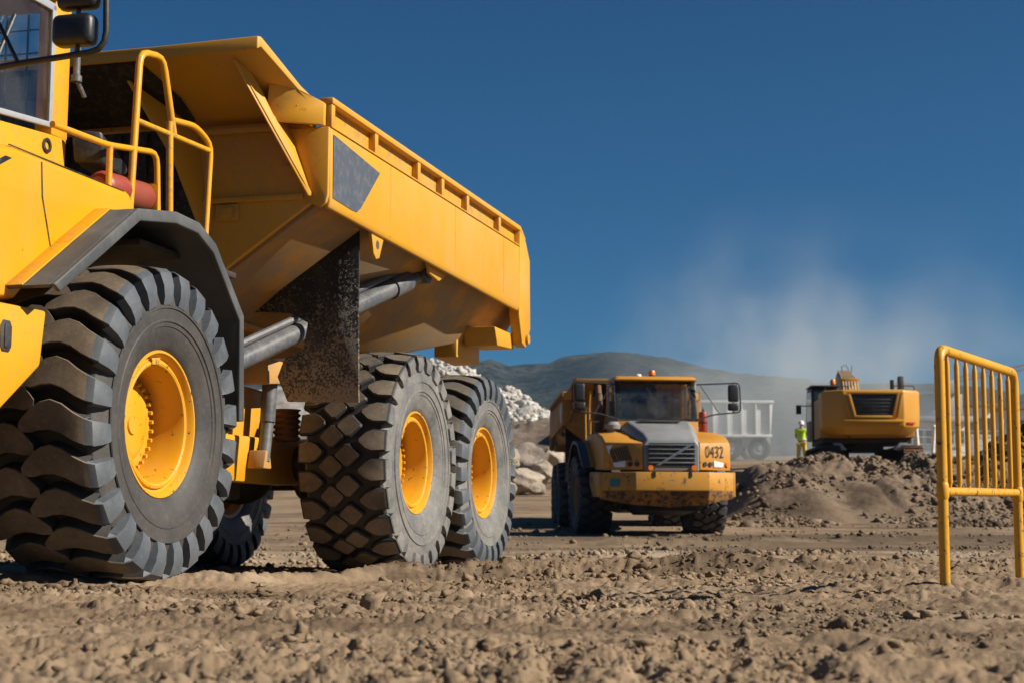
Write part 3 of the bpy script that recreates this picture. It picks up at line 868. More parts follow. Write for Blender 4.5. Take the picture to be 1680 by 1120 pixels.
    P('headboard_dark_plate', MB().plate([(-.80, 2.298, 2.20), (.72, 2.298, 2.20), (.60, 2.298, 3.34), (-.80, 2.298, 3.34)], (0, -.006, 0)), M['near_black'], 0, parent=hb)  # near-black plate over the middle of the headboard
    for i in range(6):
        P('dark_bar', MB().box(-.66 + i * .22, -.65 + i * .22, 2.27, 2.29, 2.22, 3.32), M['near_black'], 0, parent=hb)  # thin upright bars in the same near-black
    P('wear_plate', MB().box(.80, .98, 2.302, 2.338, 2.62, 2.745).box(.84, .94, 2.285, 2.302, 2.645, 2.72), bodym, .008, parent=hb)
    cp = MB()
    loft_secs(cp, [[(-1.44, 1.60, 3.69), (-.6, 1.60, 3.675), (.6, 1.60, 3.675), (1.44, 1.60, 3.69), (1.44, 1.60, 3.785), (.6, 1.60, 3.77), (-.6, 1.60, 3.77), (-1.44, 1.60, 3.785)],
                   [(-1.45, 1.64, 3.715), (-.6, 1.64, 3.70), (.6, 1.64, 3.70), (1.45, 1.64, 3.715), (1.45, 1.64, 3.79), (.6, 1.64, 3.775), (-.6, 1.64, 3.775), (-1.45, 1.64, 3.79)],
                   [(-1.56, 2.10, 3.50), (-.6, 2.10, 3.53), (.6, 2.10, 3.53), (1.56, 2.10, 3.50), (1.56, 2.10, 3.55), (.6, 2.10, 3.58), (-.6, 2.10, 3.58), (-1.56, 2.10, 3.55)],
                   [(-1.62, 2.41, 3.36), (-.6, 2.41, 3.36), (.6, 2.41, 3.36), (1.62, 2.41, 3.36), (1.62, 2.41, 3.45), (.6, 2.41, 3.45), (-.6, 2.41, 3.45), (-1.62, 2.41, 3.45)]])
    cpo = P('canopy', cp, bodym, .008)
    P('canopy_dark_plate', MB().plate([(-.95, 1.66, 3.692), (.48, 1.66, 3.692), (.60, 2.09, 3.522), (.62, 2.30, 3.40), (-.95, 2.30, 3.40), (-.95, 2.09, 3.522)], (0, -.002, -.006)), M['near_black'], 0, parent=cpo)  # near-black plate under the middle of the canopy
    for sd in (1, -1):
        m_ = lambda pts: [(sd * p[0], p[1], p[2]) for p in pts]
        P('gusset', MB().plate(m_([(1.20, 1.70, 3.66), (1.545, 2.30, 2.78), (1.545, 2.335, 2.78), (1.33, 2.335, 3.36), (1.27, 2.1, 3.49)]), (sd * .03, 0, 0)), bodym, .006)
        P('gusset_flange', MB().plate(m_([(1.20, 1.68, 3.66), (1.545, 2.285, 2.77), (1.575, 2.32, 2.77), (1.31, 1.93, 3.50), (1.25, 1.84, 3.64)]), (sd * .012, -.004, 0)), bodym, .006)
        P('inner_gusset', MB().plate(m_([(.30, 1.80, 3.60), (.55, 2.08, 3.05), (.70, 2.335, 2.45), (.60, 2.335, 3.34)]), (sd * .03, 0, 0)), bodym, .006)
        P('corner_plate', MB().prism(m_([(1.36, 0, 3.29), (1.700, 0, 3.29), (1.700, 0, 2.78), (1.685, 0, 2.72), (1.64, 0, 2.685), (1.56, 0, 2.72)]) and [(sd * 1.36, 3.29), (sd * 1.70, 3.29), (sd * 1.70, 2.78), (sd * 1.685, 2.72), (sd * 1.64, 2.685), (sd * 1.56, 2.72)], 'y', 2.305, 2.345), bodym, .012)
        P('shoulder_plate', MB().plate(m_([(1.30, 2.06, 3.30), (1.66, 2.30, 3.30), (1.66, 2.30, 3.47), (1.55, 2.06, 3.52), (1.36, 1.98, 3.55)]), (0, .04, 0)).cyl((sd * 1.50, 2.15, 3.43), (sd * 1.50, 2.22, 3.43), .014, 8), bodym, .008)
        beam = [[(sd * 1.63, s, 2.72 + dz), (sd * 1.66, s, 2.665 + dz), (sd * 1.69, s, 2.665 + dz), (sd * 1.705, s, 2.71 + dz), (sd * 1.70, s, 3.29), (sd * 1.63, s, 3.29)] for s, dz in ((2.345, .02), (7.45, -.05))]
        bm_ = P('side_beam', loft_secs(MB(), beam), bodym, .014, seg=3)
        if near and sd > 0:
            for s_w in (3.62, 5.30, 6.85):
                P('weld_bead', MB().tube([(1.7045, s_w, 2.70), (1.7030, s_w + .004, 2.95), (1.7005, s_w, 3.28)], .0035, 6), bodym, parent=bm_)
        P('rail_panel', MB().box(min(sd * 1.625, sd * 1.645), max(sd * 1.625, sd * 1.645), 2.345, 7.50, 3.292, 3.47), bodym, 0)
        P('top_rail', MB().prism([(2.345, 3.472), (7.42, 3.455), (7.62, 3.36), (7.62, 3.41), (7.44, 3.505), (2.345, 3.522)], 'x', sd * 1.60, sd * 1.712), bodym, .010)
        P('rail_lip', MB().box(min(sd * 1.647, sd * 1.708), max(sd * 1.647, sd * 1.708), 2.35, 7.45, 3.291, 3.304), bodym, .003)
        for s in (2.385, 3.29, 4.31, 4.95, 5.68, 6.72, 7.46):
            P('rail_rib', MB().box(min(sd * 1.646, sd * 1.702), max(sd * 1.646, sd * 1.702), s - .035, s + .035, 3.305, 3.471), bodym, .006)
        P('tail_plate', MB().prism([(7.42, 3.46), (7.62, 3.40), (7.80, 3.20), (7.83, 2.48), (7.66, 2.27), (7.52, 2.30), (7.40, 2.58)], 'x', sd * 1.60, sd * 1.709), bodym, .012)
        P('tail_pin', MB().cyl((sd * 1.71, 7.68, 2.36), (sd * 1.735, 7.68, 2.36), .05, 14), bodym)
        P('tail_bracket', MB().prism([(6.85, 2.36), (7.62, 2.50), (7.62, 2.10), (7.45, 2.08), (6.85, 2.10)], 'x', sd * .98, sd * 1.22), bodym, .015)
        P('floor_edge', MB().prism([(2.45, 1.965), (5.0, 1.945), (5.9, 1.985), (7.7, 2.41), (7.7, 2.45), (5.9, 2.03), (5.0, 1.99), (2.45, 2.01)], 'x', sd * .50, sd * .60), bodym, .01)
        P('tail_beam', MB().prism([(6.9, 2.40), (7.56, 2.40), (7.60, 2.25), (7.0, 2.22)], 'x', sd * 1.26, sd * 1.60), bodym, .012)
        # hoist cylinder
        A, B = Vector((sd * .62, 1.80, 1.25)), Vector((sd * 1.47, 5.05, 2.63))
        d = (B - A)
        hc = P('hoist_cylinder', MB().cyl(A, A + d * .88, .080, 20).cyl(A + d * .86, A + d * .93, .096, 20).cyl(A + d * .93, A + d * .985, .06, 16), M['steel'], 0)
        P('oil_line', MB().tube([A + d * .05 + Vector((0, 0, .12)), A + d * .5 + Vector((0, 0, .12)), A + d * .88 + Vector((0, 0, .12)), A + d * .92 + Vector((0, 0, .09))], .03, 8), M['steel'], parent=hc)
        P('rod_eye', MB().cyl(B + Vector((-.07, 0, 0)), B + Vector((.07, 0, 0)), .085, 18).cyl(B + Vector((-.10, 0, 0)), B + Vector((.10, 0, 0)), .04, 12), M['steel'], parent=hc)
        P('hoist_bracket', MB().plate(m_([(1.62, 4.75, 2.74), (1.62, 5.42, 2.70), (1.62, 5.10, 2.57), (1.62, 4.85, 2.60)]), (-sd * .03, 0, 0)), bodym, .006)
        # mud flap hanging from a bar that follows the hopper side
        P('flap_bar', MB().plate(m_([(1.52, 3.22, 2.80), (1.52, 3.28, 2.80), (.50, 3.28, 2.03), (.50, 3.22, 2.03)]), (0, 0, -.07)), bodym, .008)
        P('flap_hinge', MB().box(min(sd * 1.42, sd * 1.58), max(sd * 1.42, sd * 1.58), 3.19, 3.24, 2.69, 2.82).cyl((sd * 1.47, 3.17, 2.75), (sd * 1.47, 3.19, 2.75), .014, 8).cyl((sd * 1.54, 3.17, 2.77), (sd * 1.54, 3.19, 2.77), .014, 8).cyl((sd * 1.54, 3.17, 2.72), (sd * 1.54, 3.19, 2.72), .014, 8), bodym, .006)
        P('mud_flap', MB().plate(m_([(1.56, 3.30, 2.78), (1.565, 3.30, 2.0), (1.575, 3.31, 1.34), (.96, 3.33, 1.36), (.87, 3.33, 1.56), (.93, 3.32, 1.70), (1.10, 3.31, 1.78), (1.13, 3.31, 1.98), (.98, 3.30, 2.06), (.70, 3.30, 2.08), (.60, 3.30, 2.06)]), (0, .018, 0)), M['flap'], .004)
        ey = MB()
        ey.plate(m_([(1.64, 3.28, 2.70), (1.64, 3.56, 2.67), (1.64, 3.47, 2.50), (1.64, 3.40, 2.48), (1.64, 3.34, 2.52)]), (sd * .03, 0, 0))
        eo = P('lifting_eye', ey, bodym, .005)
        P('eye_hole', MB().cyl((sd * 1.660, 3.42, 2.60), (sd * 1.6725, 3.42, 2.60), .035, 14), M['grime'], parent=eo)
        if near or sd < 0:
            P('decal_panel', MB().plate(m_([(1.7052, 2.385, 3.245), (1.7052, 3.36, 3.165), (1.7065, 2.95, 2.80), (1.7075, 2.87, 2.755), (1.7075, 2.76, 2.75), (1.7075, 2.385, 2.765)]), (sd * .0015, 0, 0)), M['grey_decal'], parent=None)
    # ---- front unit: hood, fenders, bumper
    loft = loft_secs(MB(), [[(-.60, -2.84, 1.42), (.60, -2.84, 1.42), (.60, -2.84, 1.98), (.52, -2.80, 2.12), (-.52, -2.80, 2.12), (-.60, -2.84, 1.98)],
                            [(-.66, -2.50, 1.42), (.66, -2.50, 1.42), (.66, -2.50, 2.12), (.54, -2.50, 2.26), (-.54, -2.50, 2.26), (-.66, -2.50, 2.12)],
                            [(-.86, -1.30, 1.42), (.86, -1.30, 1.42), (.86, -1.30, 2.42), (.70, -1.30, 2.60), (-.70, -1.30, 2.60), (-.86, -1.30, 2.42)]])
    hood = P('hood', loft, hoodm, .045, True, seg=3)
    P('hood_vent', MB().plate([(-.46, -1.62, 2.548), (.46, -1.62, 2.548), (.50, -1.42, 2.592), (-.50, -1.42, 2.592)], (0, -.001, .012)), M['black_steel'], .004, parent=hood)
    P('hood_seam', MB().box(-.008, .008, -2.45, -1.65, 2.2, 2.205), M['black'], parent=hood)
    P('grille_recess', MB().box(-.50, .50, -2.856, -2.835, 1.53, 2.03), M['black'], parent=hood)
    for i in range(5):
        z = 1.60 + i * .095
        P('grille_bar', MB().box(-.51, .51, -2.885, -2.857, z, z + .017), M['grey_hood'] if not near else M['black_steel'], .006, parent=hood)
    lg = MB()
    for o in (0, .048):
        lg.plate([(-.36 + o, -2.892, 1.55), (-.325 + o, -2.892, 1.55), (.36 + o, -2.892, 1.97), (.325 + o, -2.892, 1.97)], (0, -.012, 0))
    P('grille_emblem', lg, M['chrome'], .002, parent=hood)
    for sd in (1, -1):
        m_ = lambda pts: [(sd * p[0], p[1], p[2]) for p in pts]
        inner = m_([(.62, -2.82, 1.46), (.62, -1.22, 1.50), (.62, -.84, 1.84), (.62, -.40, 2.10), (.62, .02, 2.20), (.62, .04, 2.26), (.62, -.04, 2.40), (.62, -1.26, 2.38), (.62, -2.1, 2.20), (.62, -2.80, 2.03)])
        mid = m_([(1.36, -2.38, 1.46), (1.36, -1.22, 1.50), (1.36, -.84, 1.84), (1.36, -.40, 2.10), (1.36, .02, 2.20), (1.36, .05, 2.24), (1.36, -.03, 2.335), (1.36, -1.26, 2.325), (1.36, -2.0, 2.21), (1.36, -2.36, 2.06)])
        outr = m_([(1.40, -2.34, 1.47), (1.40, -1.22, 1.51), (1.40, -.84, 1.85), (1.40, -.40, 2.11), (1.40, .0, 2.205), (1.40, .03, 2.22), (1.40, -.05, 2.30), (1.40, -1.26, 2.29), (1.40, -2.0, 2.17), (1.40, -2.33, 2.02)])
        fe = P('fender', loft_secs(MB(), [inner, mid, outr]), paintm, .012, True)
        P('panel_seam', MB().plate(m_([(1.4015, -1.02, 2.288), (1.4015, -1.00, 2.10), (1.4015, -.90, 1.84), (1.4015, -.888, 1.84), (1.4015, -.988, 2.10), (1.4015, -1.008, 2.288)]), (sd * .001, 0, 0)), M['black'], parent=fe)
        P('top_seam', MB().box(min(sd * 1.375, sd * 1.383), max(sd * 1.375, sd * 1.383), -1.3, -.08, 2.318, 2.323), M['black'], parent=fe)
        arch = [(-1.30, 1.56), (-.85, 1.86), (-.44, 2.13), (.02, 2.20), (.32, 2.19), (.55, 2.10), (.98, 1.70), (1.02, 1.02)]
        def toward(p, k):
            v = Vector((0 - p[0], .93 - p[1])).normalized()
            return (p[0] + v.x * k, p[1] + v.y * k)
        sheet = [toward(p, -.0) for p in arch]; inn = [toward(p, .03) for p in arch]; lip = [toward(p, .11) for p in arch]
        lip = [toward(p, .072) for p in arch]
        x0, x1, x2 = sd * 1.10, sd * 1.655, sd * 1.685
        ar = loft_secs(MB(), [[(x0, p[0], p[1]), (x1, p[0], p[1]), (x1, q[0], q[1]), (x0, q[0], q[1])] for p, q in zip(sheet, inn)])
        lp = loft_secs(MB(), [[(x1, p[0], p[1] + .001), (x2, p[0], p[1] + .001), (x2, q[0], q[1]), (x1, q[0], q[1])] for p, q in zip(sheet, lip)])
        af = P('fender_extension', ar, M['fender'], .004, True)
        P('fender_lip', lp, M['fender'], .010, parent=af, seg=3)
        yl = MB()
        a2 = [toward(p, -.012) for p in arch[:4]]; a1 = [toward(p, -.002) for p in arch[:4]]
        for i in range(3):
            yl.prism([a2[i], a2[i + 1], a1[i + 1], a1[i]], 'x', sd * 1.395, sd * 1.50)
        P('fender_flange', yl, paintm, .003, True)
        # lower corner and step box in front of the wheel
        sp_in = m_([(1.15, -2.40, .88), (1.15, -1.46, .90), (1.15, -1.10, 1.16), (1.15, -1.06, 1.46), (1.15, -2.40, 1.42)])
        sp_out = m_([(1.50, -2.38, .88), (1.50, -1.46, .90), (1.50, -1.10, 1.16), (1.50, -1.06, 1.46), (1.50, -2.38, 1.42)])
        lo = P('corner_box', MB().loft(sp_in, sp_out), paintm if near else bump_m, .02, True)
        P('side_marker', MB().prism([(-1.47, 1.20), (-1.41, 1.20), (-1.39, 1.23), (-1.39, 1.33), (-1.41, 1.36), (-1.47, 1.36), (-1.49, 1.33), (-1.49, 1.23)], 'x', sd * 1.501, sd * 1.506).prism([(-1.46, 1.22), (-1.42, 1.22), (-1.42, 1.34), (-1.46, 1.34)], 'x', sd * 1.507, sd * 1.512), [M['black_steel']], .003, parent=lo)
        # handrails on the deck behind the cab
        def tb(pts, r=.021, rr_=.09): return MB().tube([(sd * p[0], p[1], p[2]) for p in pts], r, 10, round_r=rr_)
        rl = P('handrail', tb([(1.2, .31, 2.22), (1.2, .38, 3.33), (1.2, .68, 3.38), (1.2, .86, 2.90)], .024), paintm, 0, True)
        P('handrail_post', tb([(1.2, .80, 2.98), (1.2, .85, 2.12)], .024), paintm, parent=rl)
        P('handrail_bar', tb([(1.2, .36, 2.88), (1.2, 1.39, 2.92)], .019), paintm, parent=rl)
        P('handrail_loop', tb([(1.2, .84, 3.00), (1.2, 1.16, 3.04), (1.2, 1.40, 2.97), (1.2, 1.34, 2.10)], .022), paintm, parent=rl)
        P('foot_plate', MB().prism([(.20, 2.20), (.40, 2.20), (.36, 2.34), (.30, 2.34)], 'x', sd * 1.16, sd * 1.175), paintm, .004, parent=rl)
        P('low_rail', tb([(1.2, -.60, 2.615), (1.2, .02, 2.64), (1.2, .64, 2.735), (1.2, .68, 2.30)], .02), paintm, 0, True)
        P('low_rail_post', tb([(1.2, .05, 2.65), (1.2, .05, 2.26)], .02), paintm, 0, True)
        P('deck', MB().box(min(sd * .60, sd * 1.42), max(sd * .60, sd * 1.42), .06, 1.40, 2.02, 2.06), M['grime'] if near else dirty, .006, True)
        # mirrors
        mr = P('mirror_frame', tb([(.93, -1.18, 3.42), (1.90, -1.27, 3.46), (1.92, -1.27, 2.80), (1.30, -1.32, 2.74), (.90, -1.36, 2.62)], .017, .10), M['black_steel'], 0, True)
        P('mirror_stay', tb([(1.75, -1.27, 3.44), (1.75, -1.27, 2.79)], .013), M['black_steel'], parent=mr)
        P('mirror_stay', tb([(1.0, -1.2, 3.42), (1.42, -1.31, 2.76)], .011), M['black_steel'], parent=mr)
        P('main_mirror', MB().box(min(sd * 1.63, sd * 1.87), max(sd * 1.63, sd * 1.87), -1.32, -1.22, 3.03, 3.42), M['black'], .04, parent=mr, seg=3)
        P('main_mirror_glass', MB().box(min(sd * 1.66, sd * 1.84), max(sd * 1.66, sd * 1.84), -1.221, -1.215, 3.06, 3.39), M['chrome'], parent=mr)
        P('wide_mirror', MB().box(min(sd * 1.62, sd * 1.86), max(sd * 1.62, sd * 1.86), -1.34, -1.22, 2.83, 3.00), M['black'], .04, parent=mr, seg=3)
        # lamps on the swept-back nose panels
        def fp(e, z, out=0.0):
            return Vector((sd * (.62 + .74 * e + .51 * out), -2.82 + .44 * e - .86 * out, z))
        e1 = (fp(1, 0) - fp(0, 0)).normalized()
        for e in (.16, .34):
            P('spot_lamp', MB().cyl(fp(e, 1.58, -.02), fp(e, 1.58, .022), .052, 18).cyl(fp(e, 1.58, .015), fp(e, 1.58, .026), .036, 14), [M['black']], .0, parent=fe)
        P('headlamp', MB().plate([fp(.46, 1.52), fp(.74, 1.52), fp(.78, 1.56), fp(.78, 1.62), fp(.46, 1.66)], tuple(fp(0, 0, .02) - fp(0, 0, 0))), M['lamp_white'], .006, parent=fe)
        P('marker_lamp', MB().cyl(fp(.93, 1.58, -.02), fp(.93, 1.58, .03), .05, 16), M['orange'] if not near else M['black'], parent=fe)
        P('turn_lamp', MB().cyl((sd * .47, -2.85, 1.50), (sd * .47, -2.91, 1.50), .055, 16), M['orange'], parent=hood)
        if sd < 0:
            for i in range(8):
                e = .36 + i * .062
                P('louvre_slot', MB().plate([fp(e - .075, 1.66 - (.06 if i > 5 else 0), .004), fp(e - .035, 1.66 - (.06 if i > 5 else 0), .004), fp(e + .10, 1.98 - .012 * i, .004), fp(e + .067, 1.98 - .012 * i, .004)], tuple(fp(0, 0, .006) - fp(0, 0, 0))), M['black'], parent=fe)
            P('headlamp_strip', MB().plate([fp(.98, 1.98, .002), fp(.82, 1.99, .002), fp(.90, 1.80, .002)], tuple(fp(0, 0, .006) - fp(0, 0, 0))), M['lamp_white'], parent=fe)
        elif not near:
            text_obj('number_lettering', '0432', .37, M['black'], fe, basis(fp(.50, 1.84, .008), e1, (0, 0, 1)), .74, -.004)
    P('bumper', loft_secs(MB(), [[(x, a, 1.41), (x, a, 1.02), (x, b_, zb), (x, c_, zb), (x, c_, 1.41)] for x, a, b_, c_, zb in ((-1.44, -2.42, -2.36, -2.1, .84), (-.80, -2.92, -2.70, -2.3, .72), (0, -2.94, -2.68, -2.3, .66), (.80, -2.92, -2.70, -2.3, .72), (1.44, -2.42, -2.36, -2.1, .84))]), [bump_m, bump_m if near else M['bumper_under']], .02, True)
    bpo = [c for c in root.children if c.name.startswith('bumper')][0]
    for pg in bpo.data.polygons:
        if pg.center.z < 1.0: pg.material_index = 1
    P('skid_plate', MB().prism([(-2.6, .58), (-1.4, .50), (-.6, .62), (-.6, .82), (-2.4, .82)], 'x', -.60, .60), M['grime'], .03, True)
    if not near:
        P('sticker', MB().plate([(-1.30, -2.568, 1.10), (-1.12, -2.697, 1.10), (-1.12, -2.697, 1.27), (-1.30, -2.568, 1.27)], (-.003, -.004, 0)), M['teal'], 0, True)
        P('tow_slot', MB().box(-.42, -.37, -2.945, -2.91, 1.30, 1.42).box(.37, .42, -2.945, -2.91, 1.30, 1.42), M['black'], 0, True)
    P('air_intake', MB().cyl((-1.02, -1.35, 2.30), (-1.02, -1.35, 2.40), .09, 16).cyl((-1.02, -1.35, 2.40), (-1.02, -1.35, 2.49), .17, 20, .18).cyl((-1.02, -1.35, 2.49), (-1.02, -1.35, 2.56), .18, 20, .12), [M['grey_hood']], .0, True)
    # ---- cab
    cb = P('cab_body', MB().prism([(-1.32, 1.55), (.02, 1.55), (.02, 2.70), (-1.36, 2.58)], 'x', -.92, .92), paintm, .02, True)
    rf = P('cab_roof', loft_secs(MB(), [[(-.93, -1.22, 3.50), (.93, -1.22, 3.50), (.88, -1.22, 3.56), (-.88, -1.22, 3.56)], [(-.94, -1.05, 3.50), (.94, -1.05, 3.50), (.89, -1.05, 3.61), (-.89, -1.05, 3.61)], [(-.94, .06, 3.52), (.94, .06, 3.52), (.89, .06, 3.61), (-.89, .06, 3.61)]]), paintm, .02, True)
    for sd in (1, -1):
        x0, x1 = sorted((sd * .80, sd * .922))
        P('rear_pillar', MB().box(x0, x1, -.16, .022, 2.68, 3.52), paintm, .012, True)
        P('front_pillar', MB().plate([(x0, -1.34, 2.56), (x1, -1.34, 2.56), (x1, -1.06, 3.51), (x0, -1.06, 3.51)], (0, .07, 0)), paintm if near else M['black'], .01, True)
        wf = MB()
        a, b_ = sorted((sd * .905, sd * .928))
        for q in ([(-.20, 2.72), (-.162, 2.72), (-.162, 3.48), (-.20, 3.48)], [(-1.25, 2.62), (-.162, 2.72), (-.162, 2.755), (-1.25, 2.655)], [(-1.06, 3.44), (-.162, 3.44), (-.162, 3.49), (-1.06, 3.49)], [(-1.27, 2.62), (-1.21, 2.62), (-1.00, 3.49), (-1.06, 3.49)]):
            wf.prism(q, 'x', a, b_)
        P('window_frame', wf, M['alu'], .006, True)
        P('side_window', MB().prism([(-1.24, 2.65), (-.19, 2.75), (-.19, 3.47), (-1.03, 3.47)], 'x', sd * .900, sd * .906), M['glass'], 0, True)
        P('door_handle', MB().lathe([(-.006, .028), (.004, .026), (.006, .036), (.004, .046), (-.006, .044)], 20, (sd * .927, -.21, 2.60), 'x', True), M['black'], 0, True)
        P('wiper_arm', MB().tube([(sd * .935, -.95, 2.66), (sd * .935, -.62, 3.28)], .012, 8), M['black'], 0, True)
    P('windscreen', MB().plate([(-.82, -1.345, 2.60), (.82, -1.345, 2.60), (.82, -1.07, 3.50), (-.82, -1.07, 3.50)], (0, .008, 0)), M['glass'], 0, True)
    P('windscreen_surround', MB().plate([(-.92, -1.352, 2.57), (.92, -1.352, 2.57), (.92, -1.335, 2.63), (-.92, -1.335, 2.63)], (0, .03, 0)).plate([(-.92, -1.10, 3.43), (.92, -1.10, 3.43), (.92, -1.075, 3.51), (-.92, -1.075, 3.51)], (0, .03, 0)), M['black'], 0, True)
    P('rear_window', MB().box(-.79, .79, -.02, -.012, 2.72, 3.50), M['glass'], 0, True)
    gr = MB()
    for i in range(9): gr.box(-.62 + i * .155, -.61 + i * .155, .0, .01, 2.72, 3.50)
    for i in range(5): gr.box(-.79, .79, .011, .018, 2.80 + i * .15, 2.81 + i * .15)
    P('window_guard', gr, M['black'], 0, True)
    P('seat', MB().prism([(-.72, 2.1), (-.18, 2.1), (-.12, 2.9), (-.18, 3.12), (-.28, 3.12), (-.32, 2.45), (-.72, 2.42)], 'x', -.26, .26), M['interior'], .05, True)
    P('dashboard', MB().prism([(-1.28, 2.3), (-.95, 2.3), (-1.0, 2.62), (-1.25, 2.66)], 'x', -.75, .75), M['interior'], .04, True)
    P('steering_wheel', MB().tube([(.20 * math.cos(a), -.88 + .10 * math.sin(a), 2.76 + .17 * math.sin(a)) for a in [i * math.pi / 10 for i in range(20)]], .014, 6, True), M['black'], 0, True)
    P('wiper', MB().tube([(-.10, -1.36, 2.62), (.30, -1.33, 2.70), (.62, -1.26, 2.98)], .011, 6), M['black'], 0, True)
    bc = P('beacon', MB().cyl((-.02, -.85, 3.61), (-.02, -.85, 3.65), .085, 16), M['black'], 0, True)
    P('beacon_lens', MB().lathe([(3.65, .075), (3.72, .072), (3.76, .05), (3.775, .001)], 16, (-.02, -.85, 0), 'z'), M['orange'], parent=bc)
    P('roof_lamp', MB().ball((-.36, -1.0, 3.62), .06, 12, 8, (1.2, .8, .8)), M['lamp_white'], 0, True)
    P('visor', MB().prism([(-1.28, 3.50), (-1.15, 3.53), (-1.02, 3.565), (-1.02, 3.585), (-1.16, 3.56), (-1.29, 3.525)], 'x', -.93, .93), paintm, .006, True)
    P('work_lamp', MB().plate([(.98, -.05, 2.74), (.98, .28, 2.60), (.98, .30, 2.55), (.98, .22, 2.51), (.98, .0, 2.54)], (.16, .10, 0)), M['black'], .02, True)
    P('exhaust_stack', MB().cyl((-1.05, .35, 2.05), (-1.05, .35, 3.3), .09, 16).cyl((-1.05, .35, 3.3), (-1.05, .42, 3.5), .07, 16), M['rust'], 0, True)
    if near:
        P('intake_snorkel', MB().cyl((.95, .05, 3.06), (.95, .05, 3.30), .022, 10).cyl((.95, .05, 3.06), (.95, .05, 3.10), .034, 10).cyl((.95, .05, 3.08), (.97, .12, 2.98), .014, 8), M['steel'], 0, True)
        lt = MB().plate([(1.4015, -1.86, 2.14), (1.4015, -1.74, 2.14), (1.4015, -1.60, 2.235), (1.4015, -1.70, 2.235)], (.002, 0, 0)).plate([(1.4015, -1.56, 2.14), (1.4015, -1.49, 2.14), (1.4015, -1.30, 2.245), (1.4015, -1.36, 2.245)], (.002, 0, 0))
        P('side_lettering', lt, M['black'], 0, True)
    return root, F

near_truck, NF = make_truck(TM, 'bright yellow articulated dump truck close up on the left', True, 0.0)
FPSI = R(-1.8)
fz = .0
FM = Matrix.Translation((3.0, 38.6, fz - .02)) @ Matrix.Rotation(-FPSI, 4, 'Z')
far_truck, FF = make_truck(FM, 'dusty older yellow dump truck with grey hood numbered 0432', False, R(4.6))

def extinguisher(mat4, label, a, b, r, bracket):
    e = empty('fire_extinguisher'); e.matrix_world = mat4
    a, b = Vector(a), Vector(b); d = (b - a).normalized()
    MB().tube([a, a + d * .03, a + d * .06, b - d * .06, b - d * .02, b], [r * .55, r * .9, r, r, r * .85, r * .4], 20).build('cylinder', M['red'], e)
    MB().cyl(b, b + d * .05, r * .3, 10).tube([b + d * .03, b + d * .07 + Vector((0, 0, .03)), b + d * .05 + Vector((0, .08, .05))], .008, 6).build('valve', M['black'], e)
    bk = MB()
    if bracket == 'strap':
        bk.plate([b + Vector((-.10, -.02, .10)), b + Vector((.10, -.02, .10)), b + Vector((.10, -.02, -.14)), b + Vector((-.10, -.02, -.14))], (0, .03, 0))
        bk.build('end_bracket', M['yellow'], e, .01)
    else:
        c = (a + b) / 2
        bk.lathe([(c.z - .02, r * 1.04), (c.z + .02, r * 1.04)], 20, (c.x, c.y, 0), 'z').build('strap', M['black_steel'], e)
    return tag(e, label, 'extinguisher')
extinguisher(TM @ NF, 'dull red cylinder lying behind the near truck cab under the handrail', (1.12, .05, 2.40), (1.12, .66, 2.44), .10, 'strap')
extinguisher(FM @ FF, 'red fire extinguisher standing on the far truck fender beside the handrail', (1.20, -.62, 2.33), (1.20, -.62, 2.86), .10, 'ring')
# ------------------------------------------------------------------ yellow pedestrian barrier
bar = empty('crowd_barrier', (1.985, 7.73, 0))
tag(bar, 'yellow tubular steel barrier standing alone at the right edge', 'barrier')
BX, BY = .67, 1.08
def bp(f, z): return (BX * f, BY * f, z)
M['barrier'] = paint('barrier_paint', (.62, .30, .005), .22, .4, dustcol=(.40, .24, .08), chips=.45, chipcol=(.10, .05, .02), scale=3)
MB().tube([bp(0, -.12), bp(0, 1.185), bp(1, 1.165), bp(1, -.12)], .0245, 14, round_r=.075, rs=5).build('frame', M['barrier'], bar)
MB().tube([bp(.01, .525), bp(.99, .535)], .0205, 12).build('lower_rail', M['barrier'], bar)
for i in range(8):
    f = (i + .78) / 8.6
    zt = 1.185 - .02 * f - .015
    fl = MB()
    pts, rr_ = [], []
    prof = [(.535, .0075), (.55, .0085), (.572, .0128), (.70, .0128), (1.0, .0128), (zt - .042, .0128), (zt - .022, .0085), (zt, .0075)]
    fl.tube([bp(f, z) for z, r in prof], [r for z, r in prof], 10)
    fl.build('upright', M['barrier'], bar)
for f in (0, 1):
    MB().lathe([(.49, .0255), (.50, .029), (.555, .029), (.565, .0255)], 14, bp(f, 0), 'z').build('weld_collar', M['barrier'], bar)

# ------------------------------------------------------------------ excavator seen from behind
def floor_z(x, y): return float(base(np.array([float(x)]), np.array([float(y)]))[0])
M['digger'] = paint('digger_yellow', (.56, .255, .016), .35, .42, dustcol=(.38, .26, .13))
EX, EY = 12.25, 58.6
ex = empty('tracked_excavator', (EX, EY, floor_z(EX, EY) - .06), R(-3))
tag(ex, 'large yellow tracked excavator seen from behind on the dirt mound', 'excavator')
cw = MB()
def cws(z, k): return [(-1.64 + k, -1.3, z), (-1.64 + k, -2.12 + k, z), (-1.02 + k * .5, -2.70 + k, z), (1.02 - k * .5, -2.70 + k, z), (1.64 - k, -2.12 + k, z), (1.64 - k, -1.3, z)]
loft_secs(cw, [cws(1.36, .30), cws(1.62, .02), cws(2.00, 0), cws(2.80, 0), cws(2.86, .06)])
cwt = cw.build('counterweight', M['digger'], ex, .05, seg=3)
gr = MB().plate([(-.76, -2.74, 2.70), (.78, -2.74, 2.70), (.60, -2.74, 1.98), (-.58, -2.74, 1.98)], (0, .03, 0))
gr.build('rear_grille', M['black_steel'], cwt, .02)
